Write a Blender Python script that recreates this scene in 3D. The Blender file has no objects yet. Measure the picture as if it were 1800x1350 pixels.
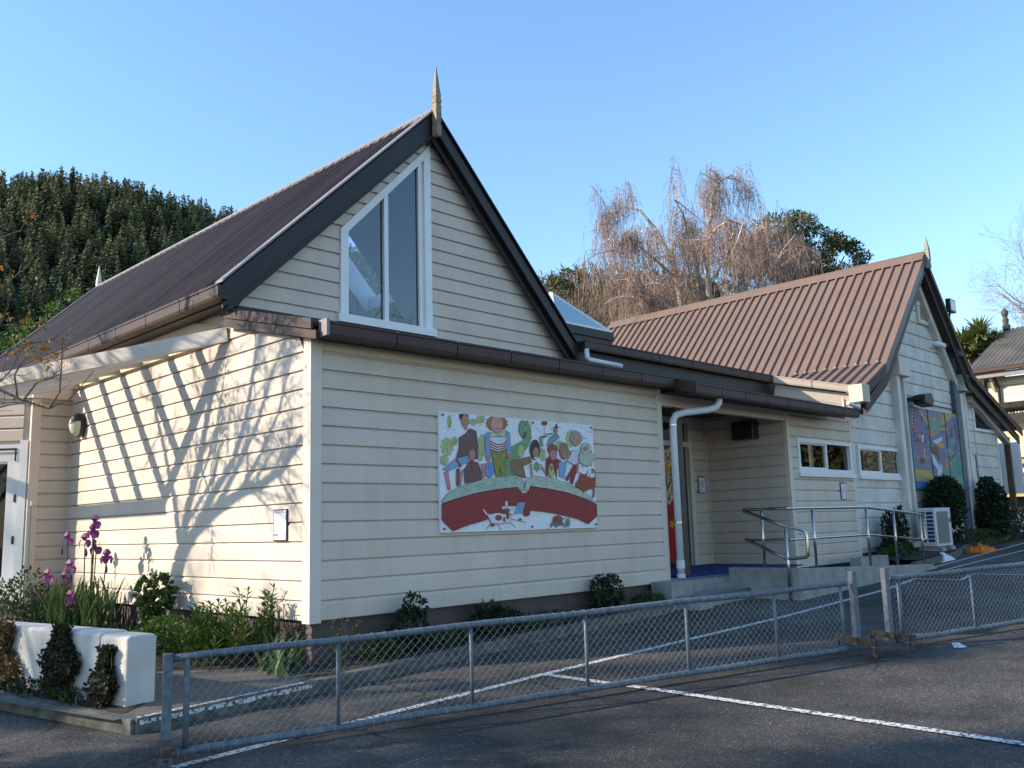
import bpy, math, random
import numpy as np
from mathutils import Vector, Matrix, noise as mnoise
R=math.radians
scene=bpy.context.scene; COL=scene.collection
# ------------------------------------------------------------------ camera
cd=bpy.data.cameras.new('camera'); cam=bpy.data.objects.new('camera',cd); COL.objects.link(cam)
CR=Vector((0.70603,-0.70759,-0.02884)); CU=Vector((-0.08972,-0.12977,0.98748)); CW=Vector((0.70248,0.69460,0.15511))
m=Matrix((CR,CU,-CW)).transposed().to_4x4(); m.translation=Vector((-4.42042,-6.89100,0.76351)); cam.matrix_world=m
cd.sensor_width=36; cd.lens=36*1589.2/1800; cd.clip_start=.05; cd.clip_end=3000
scene.camera=cam
# ------------------------------------------------------------------ light
SUN=Vector((1,-.70,-.585)).normalized()
SUN_EL=math.asin(-SUN.z); SUN_AZ=math.atan2(-SUN.x,-SUN.y)     # direction towards the sun, from +Y clockwise
w=bpy.data.worlds.new('World'); scene.world=w; w.use_nodes=True
nt=w.node_tree; nt.nodes.clear()
sk=nt.nodes.new('ShaderNodeTexSky'); sk.sky_type='NISHITA'; sk.sun_disc=False
sk.sun_elevation=SUN_EL; sk.sun_rotation=SUN_AZ; sk.altitude=50; sk.air_density=1.4; sk.dust_density=0.; sk.ozone_density=5.5
bg=nt.nodes.new('ShaderNodeBackground'); bg.inputs[1].default_value=.13
ow=nt.nodes.new('ShaderNodeOutputWorld'); nt.links.new(sk.outputs[0],bg.inputs[0]); nt.links.new(bg.outputs[0],ow.inputs[0])
sl=bpy.data.lights.new('sun','SUN'); sl.energy=3.6; sl.angle=R(.6); sl.color=(1,.87,.70)
so=bpy.data.objects.new('sun',sl); COL.objects.link(so); so.rotation_euler=SUN.to_track_quat('-Z','Y').to_euler()
scene.view_settings.view_transform='Standard'; scene.view_settings.look='None'; scene.view_settings.gamma=1
scene.view_settings.exposure=1.26; scene.view_settings.use_curve_mapping=False
scene.cycles.max_bounces=8; scene.cycles.transparent_max_bounces=12
# ------------------------------------------------------------------ materials
def mat(name,col,rough=.6,metal=0.,var=.12,scale=6.,bump=0.,bscale=60.,objvar=0.,spec=.4,col2=None,fac=.5,trans=0.):
    mt=bpy.data.materials.new(name); mt.use_nodes=True; n=mt.node_tree.nodes; l=mt.node_tree.links
    b=n['Principled BSDF']; b.inputs['Roughness'].default_value=rough; b.inputs['Metallic'].default_value=metal
    b.inputs['Specular IOR Level'].default_value=spec
    geo=n.new('ShaderNodeNewGeometry'); nz=n.new('ShaderNodeTexNoise'); nz.inputs['Scale'].default_value=scale; nz.inputs['Detail'].default_value=5
    l.new(geo.outputs['Position'],nz.inputs['Vector'])
    rp=n.new('ShaderNodeValToRGB'); rp.color_ramp.elements[0].position=.32; rp.color_ramp.elements[1].position=.68
    c2=col2 if col2 else tuple(c*(1-var) for c in col); c1=col if col2 else tuple(min(1,c*(1+var)) for c in col)
    rp.color_ramp.elements[0].color=(*c2,1); rp.color_ramp.elements[1].color=(*c1,1)
    l.new(nz.outputs['Fac'],rp.inputs['Fac']); out=rp.outputs['Color']
    if objvar:
        oi=n.new('ShaderNodeObjectInfo'); mr=n.new('ShaderNodeMapRange'); mr.inputs['To Min'].default_value=1-objvar; mr.inputs['To Max'].default_value=1+objvar
        l.new(oi.outputs['Random'],mr.inputs['Value']); mx=n.new('ShaderNodeVectorMath'); mx.operation='SCALE'
        l.new(out,mx.inputs[0]); l.new(mr.outputs['Result'],mx.inputs['Scale']); out=mx.outputs['Vector']
    l.new(out,b.inputs['Base Color'])
    if bump:
        n2=n.new('ShaderNodeTexNoise'); n2.inputs['Scale'].default_value=bscale; n2.inputs['Detail'].default_value=4
        l.new(geo.outputs['Position'],n2.inputs['Vector']); bp=n.new('ShaderNodeBump'); bp.inputs['Strength'].default_value=bump; bp.inputs['Distance'].default_value=.02
        l.new(n2.outputs['Fac'],bp.inputs['Height']); l.new(bp.outputs['Normal'],b.inputs['Normal'])
    if trans:
        b.inputs['Transmission Weight'].default_value=0; tr=n.new('ShaderNodeBsdfTranslucent'); l.new(out,tr.inputs['Color'])
        ms=n.new('ShaderNodeMixShader'); ms.inputs[0].default_value=trans; l.new(b.outputs[0],ms.inputs[1]); l.new(tr.outputs[0],ms.inputs[2])
        l.new(ms.outputs[0],n['Material Output'].inputs['Surface'])
    return mt
def asphalt():
    mt=bpy.data.materials.new('asphalt'); mt.use_nodes=True; n=mt.node_tree.nodes; l=mt.node_tree.links; b=n['Principled BSDF']
    geo=n.new('ShaderNodeNewGeometry'); P=geo.outputs['Position']
    def nz(s,d=5): t=n.new('ShaderNodeTexNoise'); t.inputs['Scale'].default_value=s; t.inputs['Detail'].default_value=d; l.new(P,t.inputs['Vector']); return t
    big=nz(.5); fine=nz(70,3); vo=n.new('ShaderNodeTexVoronoi'); vo.inputs['Scale'].default_value=85; l.new(P,vo.inputs['Vector'])
    r1=n.new('ShaderNodeValToRGB'); r1.color_ramp.elements[0].color=(.034,.0325,.030,1); r1.color_ramp.elements[1].color=(.108,.100,.088,1); l.new(big.outputs['Fac'],r1.inputs[0])
    r1.color_ramp.elements[0].position=.35; r1.color_ramp.elements[1].position=.65
    sep=n.new('ShaderNodeSeparateColor'); l.new(vo.outputs['Color'],sep.inputs[0])
    r2=n.new('ShaderNodeValToRGB'); e=r2.color_ramp.elements; e[0].position=0; e[0].color=(.55,.55,.55,1); e[1].position=1; e[1].color=(3.2,3.1,2.9,1)
    for p,c in ((.5,(.85,.85,.85,1)),(.9,(1.25,1.22,1.18,1)),(.97,(1.8,1.75,1.65,1))): k=e.new(p); k.color=c
    l.new(sep.outputs[0],r2.inputs[0]); mx=n.new('ShaderNodeMix'); mx.data_type='RGBA'; mx.blend_type='MULTIPLY'; mx.inputs[0].default_value=1
    l.new(r1.outputs[0],mx.inputs[6]); l.new(r2.outputs[0],mx.inputs[7])
    dn=nz(1.6,3); va=n.new('ShaderNodeVectorMath'); va.operation='MULTIPLY_ADD'; va.inputs[1].default_value=(.5,.5,.5); l.new(dn.outputs['Color'],va.inputs[0]); l.new(P,va.inputs[2])
    vc=n.new('ShaderNodeTexVoronoi'); vc.feature='DISTANCE_TO_EDGE'; vc.inputs['Scale'].default_value=.42; l.new(va.outputs[0],vc.inputs['Vector'])
    rc=n.new('ShaderNodeValToRGB'); rc.color_ramp.elements[0].position=.0015; rc.color_ramp.elements[0].color=(.25,.25,.25,1); rc.color_ramp.elements[1].position=.008; rc.color_ramp.elements[1].color=(1,1,1,1); l.new(vc.outputs['Distance'],rc.inputs[0])
    mk=nz(.35,2); rm=n.new('ShaderNodeValToRGB'); rm.color_ramp.elements[0].position=.46; rm.color_ramp.elements[1].position=.52; l.new(mk.outputs['Fac'],rm.inputs[0])
    m2=n.new('ShaderNodeMix'); m2.data_type='RGBA'; m2.blend_type='MULTIPLY'; l.new(rm.outputs[0],m2.inputs[0]); l.new(mx.outputs[2],m2.inputs[6]); l.new(rc.outputs[0],m2.inputs[7])
    st=nz(2.2,6); rs_=n.new('ShaderNodeValToRGB'); rs_.color_ramp.elements[0].position=.36; rs_.color_ramp.elements[0].color=(.62,.62,.63,1); rs_.color_ramp.elements[1].position=.5; rs_.color_ramp.elements[1].color=(1,1,1,1); l.new(st.outputs['Fac'],rs_.inputs[0])
    m3=n.new('ShaderNodeMix'); m3.data_type='RGBA'; m3.blend_type='MULTIPLY'; m3.inputs[0].default_value=1; l.new(m2.outputs[2],m3.inputs[6]); l.new(rs_.outputs[0],m3.inputs[7]); l.new(m3.outputs[2],b.inputs['Base Color'])
    b.inputs['Roughness'].default_value=.82; b.inputs['Specular IOR Level'].default_value=.35
    bp=n.new('ShaderNodeBump'); bp.inputs['Strength'].default_value=.75; bp.inputs['Distance'].default_value=.008
    ad=n.new('ShaderNodeMath'); ad.operation='ADD'; l.new(vo.outputs['Distance'],ad.inputs[0]); l.new(fine.outputs['Fac'],ad.inputs[1]); l.new(ad.outputs[0],bp.inputs['Height'])
    l.new(bp.outputs[0],b.inputs['Normal']); return mt
def paint_line():
    mt=bpy.data.materials.new('worn_white_paint'); mt.use_nodes=True; n=mt.node_tree.nodes; l=mt.node_tree.links; b=n['Principled BSDF']
    geo=n.new('ShaderNodeNewGeometry'); t=n.new('ShaderNodeTexNoise'); t.inputs['Scale'].default_value=38; t.inputs['Detail'].default_value=8; l.new(geo.outputs['Position'],t.inputs['Vector'])
    r=n.new('ShaderNodeValToRGB'); r.color_ramp.elements[0].position=.41; r.color_ramp.elements[0].color=(.07,.07,.07,1); r.color_ramp.elements[1].position=.52; r.color_ramp.elements[1].color=(.62,.61,.58,1)
    l.new(t.outputs['Fac'],r.inputs[0]); l.new(r.outputs[0],b.inputs['Base Color']); b.inputs['Roughness'].default_value=.75; return mt
def glass(name,tint=(.9,.95,1),ior=1.5,clear=.92):
    mt=bpy.data.materials.new(name); mt.use_nodes=True; n=mt.node_tree.nodes; l=mt.node_tree.links; n.remove(n['Principled BSDF'])
    tr=n.new('ShaderNodeBsdfTransparent'); tr.inputs[0].default_value=(*[c*clear for c in tint],1); gl=n.new('ShaderNodeBsdfGlossy'); gl.inputs['Roughness'].default_value=.01
    fr=n.new('ShaderNodeFresnel'); fr.inputs[0].default_value=ior; ms=n.new('ShaderNodeMixShader'); l.new(fr.outputs[0],ms.inputs[0]); l.new(tr.outputs[0],ms.inputs[1]); l.new(gl.outputs[0],ms.inputs[2])
    l.new(ms.outputs[0],n['Material Output'].inputs['Surface']); return mt
def flat(name,col,rough=.6,spec=.3): return mat(name,col,rough,var=.06,scale=30,spec=spec)
K={}
K['cream']=mat('cream_weatherboard_paint',(.61,.522,.44),.5,scale=1.6,bump=.04,bscale=25,objvar=.035,col2=(.56,.472,.39))
K['cream_old']=mat('weathered_cream_paint',(.69,.65,.58),.65,scale=3.5,bump=.12,bscale=30,objvar=.06,col2=(.55,.53,.50))
def add_streaks(mt,sc,lo,thr=(.45,.62)):
    n=mt.node_tree.nodes; l=mt.node_tree.links; b=n['Principled BSDF']; src=b.inputs['Base Color'].links[0].from_socket
    geo=n.new('ShaderNodeNewGeometry'); mp=n.new('ShaderNodeMapping'); mp.inputs['Scale'].default_value=sc; t=n.new('ShaderNodeTexNoise'); t.inputs['Scale'].default_value=1; t.inputs['Detail'].default_value=7; t.inputs['Roughness'].default_value=.65
    l.new(geo.outputs['Position'],mp.inputs[0]); l.new(mp.outputs[0],t.inputs['Vector']); r=n.new('ShaderNodeValToRGB'); r.color_ramp.elements[0].position=thr[0]; r.color_ramp.elements[0].color=(1,1,1,1); r.color_ramp.elements[1].position=thr[1]; r.color_ramp.elements[1].color=(*lo,1)
    l.new(t.outputs['Fac'],r.inputs[0]); mx=n.new('ShaderNodeMix'); mx.data_type='RGBA'; mx.blend_type='MULTIPLY'; mx.inputs[0].default_value=1; l.new(src,mx.inputs[6]); l.new(r.outputs[0],mx.inputs[7]); l.new(mx.outputs[2],b.inputs['Base Color'])
add_streaks(K['cream'],(5,5,.7),(.94,.93,.91)); add_streaks(K['cream_old'],(4,4,1.2),(.80,.79,.77),(.45,.7))
K['trim']=mat('cream_trim',(.62,.54,.46),.5,var=.03)
K['white']=mat('white_joinery',(.74,.74,.73),.4,var=.03)
K['roof_dark']=mat('dark_brown_corrugated',(.030,.021,.020),.55,scale=3,bump=.05,bscale=12,spec=.25,col2=(.016,.012,.013))
def streaky(name,c1,c2,rough,spec,sc=(.25,6.5,.25)):
    mt=mat(name,c1,rough,col2=c2,scale=1.0,bump=.05,bscale=12,spec=spec); n=mt.node_tree.nodes; l=mt.node_tree.links
    nz=[x for x in n if x.type=='TEX_NOISE' and abs(x.inputs['Scale'].default_value-1.0)<1e-6][0]; mp=n.new('ShaderNodeMapping'); mp.inputs['Scale'].default_value=sc
    l.new([x for x in n if x.type=='NEW_GEOMETRY'][0].outputs['Position'],mp.inputs['Vector']); l.new(mp.outputs[0],nz.inputs['Vector']); nz.inputs['Detail'].default_value=8; nz.inputs['Roughness'].default_value=.7
    return mt
K['roof_dark']=streaky('dark_brown_corrugated',(.046,.033,.030),(.009,.007,.008),.55,.22)
K['roof_brown']=mat('brown_trough_metal',(.17,.112,.088),.5,var=.07,scale=2,spec=.4)
K['gutter']=mat('brown_fascia_gutter',(.055,.031,.024),.5,var=.08,scale=4,spec=.25)
K['barge']=mat('dark_barge_board',(.013,.0105,.012),.5,var=.1)
K['flash']=mat('verge_flashing',(.20,.165,.165),.45,var=.08,spec=.5)
K['beige']=mat('beige_eave_paint',(.50,.41,.34),.5,var=.05)
K['found']=mat('brown_foundation_paint',(.10,.074,.068),.85,var=.15,scale=7,bump=.2,bscale=60)
K['conc']=mat('concrete',(.33,.32,.30),.85,scale=6,bump=.3,bscale=80,col2=(.22,.215,.2))
K['kerb']=mat('old_kerb_concrete',(.165,.155,.13),.9,scale=9,bump=.5,bscale=120,col2=(.06,.058,.052))
K['aggr']=mat('exposed_aggregate',(.22,.20,.165),.9,scale=120,bump=.8,bscale=160,col2=(.075,.07,.062))
K['soil']=mat('bed_soil',(.06,.045,.032),.95,scale=30,bump=.9,bscale=50,col2=(.025,.02,.015))
K['plaster']=mat('white_plaster',(.60,.57,.52),.75,scale=2.6,bump=.25,bscale=22,col2=(.46,.43,.385))
K['asphalt']=asphalt(); K['line']=paint_line()
K['galv']=mat('galvanised_steel',(.15,.175,.205),.6,metal=.15,scale=25,bump=.06,bscale=90,col2=(.085,.105,.13),spec=.35)
K['galv_post']=mat('painted_steel_post',(.085,.083,.078),.7,metal=.0,scale=12,col2=(.05,.05,.05))
K['rust']=mat('rusty_steel',(.085,.075,.065),.85,scale=22,bump=.3,bscale=70,col2=(.055,.028,.016))
K['wire']=mat('chain_wire',(.26,.285,.30),.55,metal=.2,var=.1)
K['steel']=mat('stainless_steel',(.55,.52,.48),.22,metal=1.,var=.03)
K['pvc']=mat('white_pvc',(.62,.64,.66),.35,var=.03)
K['black']=flat('black_plastic',(.012,.013,.015),.35,.5)
K['rubber']=flat('black_rubber',(.02,.02,.02),.8)
K['glass']=glass('window_glass',(.66,.75,.84),2.1); K['glass_sky']=mat('frosted_skylight',(.30,.42,.45),.25,var=.04,scale=2)
K['opal']=flat('opal_lamp_cover',(.62,.62,.48),.3,.5)
K['mat_blue']=mat('blue_carpet_mat',(.012,.03,.16),.95,var=.25,scale=80,bump=.4,bscale=200)
K['wood_brown']=mat('brown_stained_timber',(.075,.05,.034),.6,var=.15,scale=10)
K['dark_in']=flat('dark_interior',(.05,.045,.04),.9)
K['white_in']=flat('interior_lining',(.35,.34,.33),.8)
K['yellow']=mat('mustard_paint',(.45,.31,.09),.5,var=.05)
K['cream_y']=mat('pale_yellow_paint',(.62,.54,.33),.6,var=.05)
K['orange']=mat('orange_cloth',(.62,.16,.012),.9,var=.1,scale=20)
K['clothw']=mat('white_cloth',(.60,.62,.68),.9,var=.05,scale=20)
K['bark']=mat('grey_bark',(.16,.14,.12),.9,scale=20,bump=.5,bscale=60,col2=(.085,.07,.06))
K['birch']=mat('birch_bark',(.62,.58,.52),.8,scale=6,bump=.2,bscale=40,col2=(.30,.26,.22))
K['twig']=mat('reddish_twig',(.27,.185,.15),.9,var=.25,scale=3)
K['twig2']=mat('pinkish_twig',(.26,.17,.15),.9,var=.2,scale=3)
def leafm(n,c,c2,rough=.55,scale=9,trans=.25): return mat(n,c,rough,scale=scale,col2=c2,spec=.35,trans=trans)
K['pine']=leafm('pine_foliage',(.15,.155,.06),(.035,.055,.026),.7,.16,.1)
K['lf_green']=leafm('bright_leaf',(.10,.17,.028),(.045,.09,.014),.5,10,.3)
K['lf_mid']=leafm('mid_green_leaf',(.055,.10,.022),(.025,.05,.012),.5,8,.25)
K['lf_dark']=leafm('dark_leaf',(.022,.042,.014),(.010,.02,.008),.5,8,.15)
K['lf_blade']=leafm('iris_blade',(.085,.135,.045),(.045,.08,.025),.5,6,.3)
K['lf_ivy']=leafm('ivy_leaf',(.045,.055,.018),(.035,.02,.012),.6,14,.2)
K['lf_ivyred']=leafm('reddish_ivy_leaf',(.16,.07,.025),(.055,.06,.018),.6,14,.2)
K['lf_olive']=leafm('olive_leaf',(.125,.13,.038),(.05,.062,.02),.6,1.2,.2)
K['lf_crest']=leafm('crest_leaf',(.15,.165,.065),(.07,.085,.035),.6,.5,.2)
K['lf_scrub']=leafm('brown_scrub',(.17,.115,.07),(.085,.07,.03),.8,.25,.1)
K['lf_orange']=leafm('orange_new_leaf',(.42,.17,.035),(.22,.17,.03),.5,14,.4)
K['lf_yellow']=leafm('yellow_blossom',(.55,.38,.03),(.3,.25,.03),.6,6,.3)
K['cab']=leafm('cabbage_tree_leaf',(.22,.25,.075),(.10,.14,.04),.5,3,.25)
K['petal']=leafm('purple_petal',(.20,.055,.22),(.09,.02,.11),.5,30,.4)
K['petal2']=leafm('pink_petal',(.30,.10,.27),(.17,.05,.17),.5,30,.4)
K['red']=flat('red_flower',(.5,.03,.03)); K['wflower']=flat('white_flower',(.7,.7,.72))
# ------------------------------------------------------------------ mesh helpers
class MB:
    def __init__(s): s.v=[]; s.f=[]; s.mi=[]; s.cur=0
    def face(s,pts):
        k=len(s.v); s.v+= [tuple(p) for p in pts]; s.f.append(tuple(range(k,k+len(pts)))); s.mi.append(s.cur); return s
    def box(s,x0,x1,y0,y1,z0,z1):
        k=len(s.v); s.v+=[(x,y,z) for z in (z0,z1) for y in (y0,y1) for x in (x0,x1)]
        for q in ((0,2,3,1),(4,5,7,6),(0,1,5,4),(2,6,7,3),(0,4,6,2),(1,3,7,5)): s.f.append(tuple(k+i for i in q)); s.mi.append(s.cur)
        return s
    def beam(s,p,q,wd,ht,up=(0,0,1)):
        p=Vector(p); q=Vector(q); d=(q-p).normalized(); sd=d.cross(Vector(up)).normalized(); u=sd.cross(d); k=len(s.v)
        for c in (p,q):
            for a,b in ((-1,-1),(1,-1),(1,1),(-1,1)): s.v.append(tuple(c+sd*(a*wd/2)+u*(b*ht/2)))
        for f in ((0,3,2,1),(4,5,6,7),(0,1,5,4),(1,2,6,5),(2,3,7,6),(3,0,4,7)): s.f.append(tuple(k+i for i in f)); s.mi.append(s.cur)
        return s
    def prism(s,poly,f3,a,b):           # poly: 2d points, f3(u,v,t)->xyz
        k=len(s.v); n=len(poly)
        for t in (a,b): s.v+=[tuple(f3(u,v,t)) for u,v in poly]
        s.f.append(tuple(k+i for i in range(n))[::-1]); s.f.append(tuple(k+n+i for i in range(n))); s.mi+= [s.cur]*2
        for i in range(n): j=(i+1)%n; s.f.append((k+i,k+j,k+n+j,k+n+i)); s.mi.append(s.cur)
        return s
    def tube(s,pts,r,n=6,cap=True):
        pts=[Vector(p) for p in pts]; rs=r if isinstance(r,(list,tuple)) else [r]*len(pts); k=len(s.v); ref=None
        for i,p in enumerate(pts):
            d=(pts[min(i+1,len(pts)-1)]-pts[max(i-1,0)]); d=d.normalized() if d.length>1e-9 else Vector((0,0,1))
            if ref is None: ref=d.orthogonal().normalized()
            a=(ref-d*ref.dot(d)); a=a.normalized() if a.length>1e-6 else d.orthogonal().normalized(); ref=a; b=d.cross(a)
            for j in range(n): t=2*math.pi*j/n; s.v.append(tuple(p+(a*math.cos(t)+b*math.sin(t))*rs[i]))
        for i in range(len(pts)-1):
            for j in range(n): j2=(j+1)%n; s.f.append((k+i*n+j,k+i*n+j2,k+(i+1)*n+j2,k+(i+1)*n+j)); s.mi.append(s.cur)
        if cap and n>2:
            s.f.append(tuple(k+j for j in range(n))[::-1]); e=k+(len(pts)-1)*n; s.f.append(tuple(e+j for j in range(n))); s.mi+=[s.cur]*2
        return s
    def lathe(s,prof,c,n=12):
        k=len(s.v)
        for r,z in prof:
            for j in range(n): t=2*math.pi*j/n+math.pi/n; s.v.append((c[0]+r*math.cos(t),c[1]+r*math.sin(t),c[2]+z))
        for i in range(len(prof)-1):
            for j in range(n): j2=(j+1)%n; s.f.append((k+i*n+j,k+i*n+j2,k+(i+1)*n+j2,k+(i+1)*n+j)); s.mi.append(s.cur)
        s.f.append(tuple(k+j for j in range(n))[::-1]); e=k+(len(prof)-1)*n; s.f.append(tuple(e+j for j in range(n))); s.mi+=[s.cur]*2
        return s
    def leaf(s,p,d,nrm,L,W,bend=0.):
        p=Vector(p); d=Vector(d).normalized(); sd=d.cross(Vector(nrm)); sd=sd.normalized() if sd.length>1e-6 else d.orthogonal().normalized(); n=sd.cross(d); k=len(s.v)
        mid=p+d*L*.5+n*bend*L; s.v+=[tuple(p),tuple(mid+sd*W/2),tuple(p+d*L),tuple(mid-sd*W/2)]; s.f.append((k,k+1,k+2,k+3)); s.mi.append(s.cur); return s
    def build(s,name,m,parent=None,smooth=False,bevel=0):
        me=bpy.data.meshes.new(name); me.from_pydata(s.v,[],s.f)
        ms=m if isinstance(m,(list,tuple)) else [m]
        for x in ms: me.materials.append(K[x] if isinstance(x,str) else x)
        if len(ms)>1: me.polygons.foreach_set('material_index',s.mi)
        if smooth: me.polygons.foreach_set('use_smooth',[True]*len(s.f))
        me.update(); o=bpy.data.objects.new(name,me); COL.objects.link(o)
        if parent is not None: attach(o,parent)
        if bevel: bv=o.modifiers.new('bevel','BEVEL'); bv.width=bevel; bv.segments=2; bv.limit_method='ANGLE'
        return o
def attach(o,parent):
    o.parent=parent
    if parent.parent is None and parent.type=='EMPTY': o.matrix_parent_inverse=Matrix.Translation(-parent.location)
def tag(o,label=None,cat=None,group=None,kind=None):
    if label: o['label']=label
    if cat: o['category']=cat
    if group: o['group']=group
    if kind: o['kind']=kind
    return o
def thing(name,loc,label,cat,group=None):
    o=bpy.data.objects.new(name,None); COL.objects.link(o); o.location=loc; o.empty_display_size=.1; return tag(o,label,cat,group)
def gz(x,y): return -.46+.034*x+.02*y          # yard surface
def rnd(a,b): return random.uniform(a,b)
def rdir():
    z=rnd(-1,1); t=rnd(0,6.2832); q=math.sqrt(1-z*z); return Vector((q*math.cos(t),q*math.sin(t),z))
random.seed(7)
# ================================================================== SETTING
def struct(name,mb,m,label=None,parent=None,smooth=False,bevel=0): return tag(mb.build(name,m,parent,smooth,bevel),label,None,None,'structure' if parent is None else None)
g=MB(); g.face([(-700,-700,-4.2),(700,-700,-4.2),(700,700,-4.2),(-700,700,-4.2)]); struct('ground',g,'soil','dull earth spreading to the horizon beneath the school')
a=MB()                                              # the yard: one gently sloping sheet
xs=list(range(-60,66,6)); ys=list(range(-60,66,6))
for i in range(len(xs)-1):
    for j in range(len(ys)-1):
        q=[(xs[i],ys[j]),(xs[i+1],ys[j]),(xs[i+1],ys[j+1]),(xs[i],ys[j+1])]; a.face([(x,y,gz(x,y)) for x,y in q])
struct('yard',a,'asphalt','dark sloping asphalt school yard')
def ribbon(name,pts,wd,m,label,dz=.004):
    b=MB(); P=[Vector((x,y,0)) for x,y in pts]
    for i in range(len(P)-1):
        d=(P[i+1]-P[i]).normalized(); s=Vector((-d.y,d.x,0))*wd/2
        b.face([(q.x,q.y,gz(q.x,q.y)+dz) for q in (P[i]-s,P[i+1]-s,P[i+1]+s,P[i]+s)])
    return struct(name,b,m,label)
ribbon('painted_line',[(-2.6,-1.60),(1.2,-1.60),(5.0,-1.70),(7.9,-1.66),(9.1,-1.52)],.075,'line','long white line painted parallel to the front wall, behind the wire gate')
ribbon('painted_line',[(1.19,-1.645),(1.25,-2.7),(1.32,-6.8)],.08,'line','white line running from the long line out towards the viewer',.008)
ribbon('painted_line',[(11.05,-1.12),(16.8,-.87),(24,-.6)],.06,'line','white line beside the orange cloth')
ribbon('painted_line',[(9.1,-1.52),(10.2,-1.44),(11.5,-1.42),(15.0,-1.41),(24,-1.4)],.06,'line','outer white line at the far end of the yard',.008)
ribbon('painted_line',[(9.25,-1.56),(9.3,-2.14),(10.2,-2.0),(10.3,-2.67),(9.2,-6)],.06,'line','thin white zigzag line behind the short gate',.012)
# kerb, path, beds
def strip(name,path,wd,h0,h1,m,label,parent=None,bevel=.012):
    b=MB(); P=[Vector((x,y,0)) for x,y in path]; n=len(P); k=len(b.v)
    for i,p in enumerate(P):
        d=(P[min(i+1,n-1)]-P[max(i-1,0)]).normalized(); s=Vector((-d.y,d.x,0))*wd; z=gz(p.x,p.y)
        b.v+=[(p.x,p.y,z+h0),(p.x,p.y,z+h1),(p.x+s.x,p.y+s.y,z+h1),(p.x+s.x,p.y+s.y,z+h0)]
    for i in range(n-1):
        for j in range(4): j2=(j+1)%4; b.f.append((k+4*i+j,k+4*i+j2,k+4*i+4+j2,k+4*i+4+j)); b.mi.append(0)
    b.f.append((k,k+3,k+2,k+1)); e=k+4*(n-1); b.f.append((e,e+1,e+2,e+3)); b.mi+=[0,0]
    return struct(name,b,m,label,parent,False,bevel)
strip('kerb',[(-1.76,-.66),(-.42,-.63),(.52,-.56),(1.94,-.50),(3.8,-.445),(4.75,-.42)],.13,-.2,.10,'kerb','low grey kerb in front of the flower bed along the front wall')
strip('kerb',[(-2.9,4.6),(-2.35,2.1),(-2.10,.96),(-1.95,.2),(-1.79,-.64)],.13,-.2,.10,'kerb','low grey kerb in front of the white planter wall')
pk=MB()
for i in range(26):                                   # worn white paint on the kerb's top arris
    x0=-1.74+i*.052; y=-.66+(x0+1.76)*.0224-.003
    zl=.058+.02*mnoise.noise((x0*9,2,0)); zl2=.058+.02*mnoise.noise(((x0+.05)*9,2,0)); pk.face([(x0,y,gz(x0,y)+zl),(x0+.05,y,gz(x0,y)+zl2),(x0+.05,y,gz(x0,y)+.088),(x0,y,gz(x0,y)+.088)])
    pk.face([(x0,y+.018,gz(x0,y)+.104),(x0+.05,y+.018,gz(x0,y)+.104),(x0+.05,y+.065,gz(x0,y)+.104),(x0,y+.065,gz(x0,y)+.104)])
struct('painted_line',pk,'line','flaking white paint on the kerb edge')
p=MB(); p.face([(x,y,gz(x,y)+.094) for x,y in [(-1.86,-.53),(-.42,-.50),(.30,-.44),(.30,-.02),(-.02,-.02),(-.35,.45),(-.75,.95),(-1.25,1.5),(-2.3,1.5)]]); struct('path',p,'aggr','exposed aggregate path between kerb and planter wall')
for nm,pts,lab,dz in (('flower_bed',[(-.42,-.50),(.52,-.43),(1.94,-.37),(3.8,-.315),(4.95,-.30),(4.95,.02),(0.02,.02),(.02,-.1),(-.2,-.25)],'narrow strip of dark soil along the front wall',.10),
   ('flower_bed',[(.02,-.05),(.02,6),(-3,6),(-2.2,1.6),(-1.2,1.35),(-.7,.75),(-.35,.35)],'dark soil bed between planter wall and sunlit side wall',.099),
   ('flower_bed',[(-2.2,2.2),(-1.97,.96),(-1.82,.0),(-1.76,-.42),(-1.5,-.2),(-1.85,2.2)],'sliver of soil between kerb and white planter wall',.098),
   ('flower_bed',[(10.9,-.95),(13,-.80),(15,-.33),(19,-.28),(22,-.3),(22,.12),(10.9,.12)],'raised soil bed below the hall gable',.13)):
    b=MB(); k=[]
    b.face([(x,y,gz(x,y)+dz) for x,y in pts]); struct(nm,b,'soil',lab)
strip('kerb',[(10.75,-.98),(13,-.83),(15,-.36),(19,-.31),(24,-.31)],.09,-.2,.11,'kerb','dark kerb at the foot of the hall bed')
# ================================================================== MAIN SCHOOL BUILDING
B1=thing('school_building',(2.6,1.4,-.45),'cream weatherboard school building with steep dark roof and big gable window','building')
JOINTS=True; JR=random.Random(9)
def boards(parent,org,U,N,z0,pitch,n,spans,m,zmin=-9,zmax=99,old=False):
    o=Vector((*org,0)); U=Vector((*U,0)); N=Vector((*N,0)); h=pitch
    prof=[(0,.007),(.026,.007),(.026,h-.030),(.010,h-.006),(.002,h-.002),(.002,h),(0,h)] if not old else [(0,.011),(.026,.011),(.026,h-.035),(.010,h-.010),(.002,h-.004),(.002,h),(0,h)]
    for k in range(n):
        zb=z0+k*pitch
        if zb+pitch<=zmin+.01 or zb>=zmax-.01: continue
        for f0,f1 in spans(zb,zb+pitch):
            if JOINTS and not callable(f0) and not callable(f1) and f1-f0>2.4 and JR.random()<.5: cuts=(lambda c:[(f0,c-.0015),(c+.0015,f1)])(JR.uniform(f0+.7,f1-.7))
            else: cuts=[(f0,f1)]
            for f0_,f1_ in cuts: one_board(parent,o,U,N,zb,pitch,prof,f0_,f1_,m,zmin,zmax)
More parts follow.
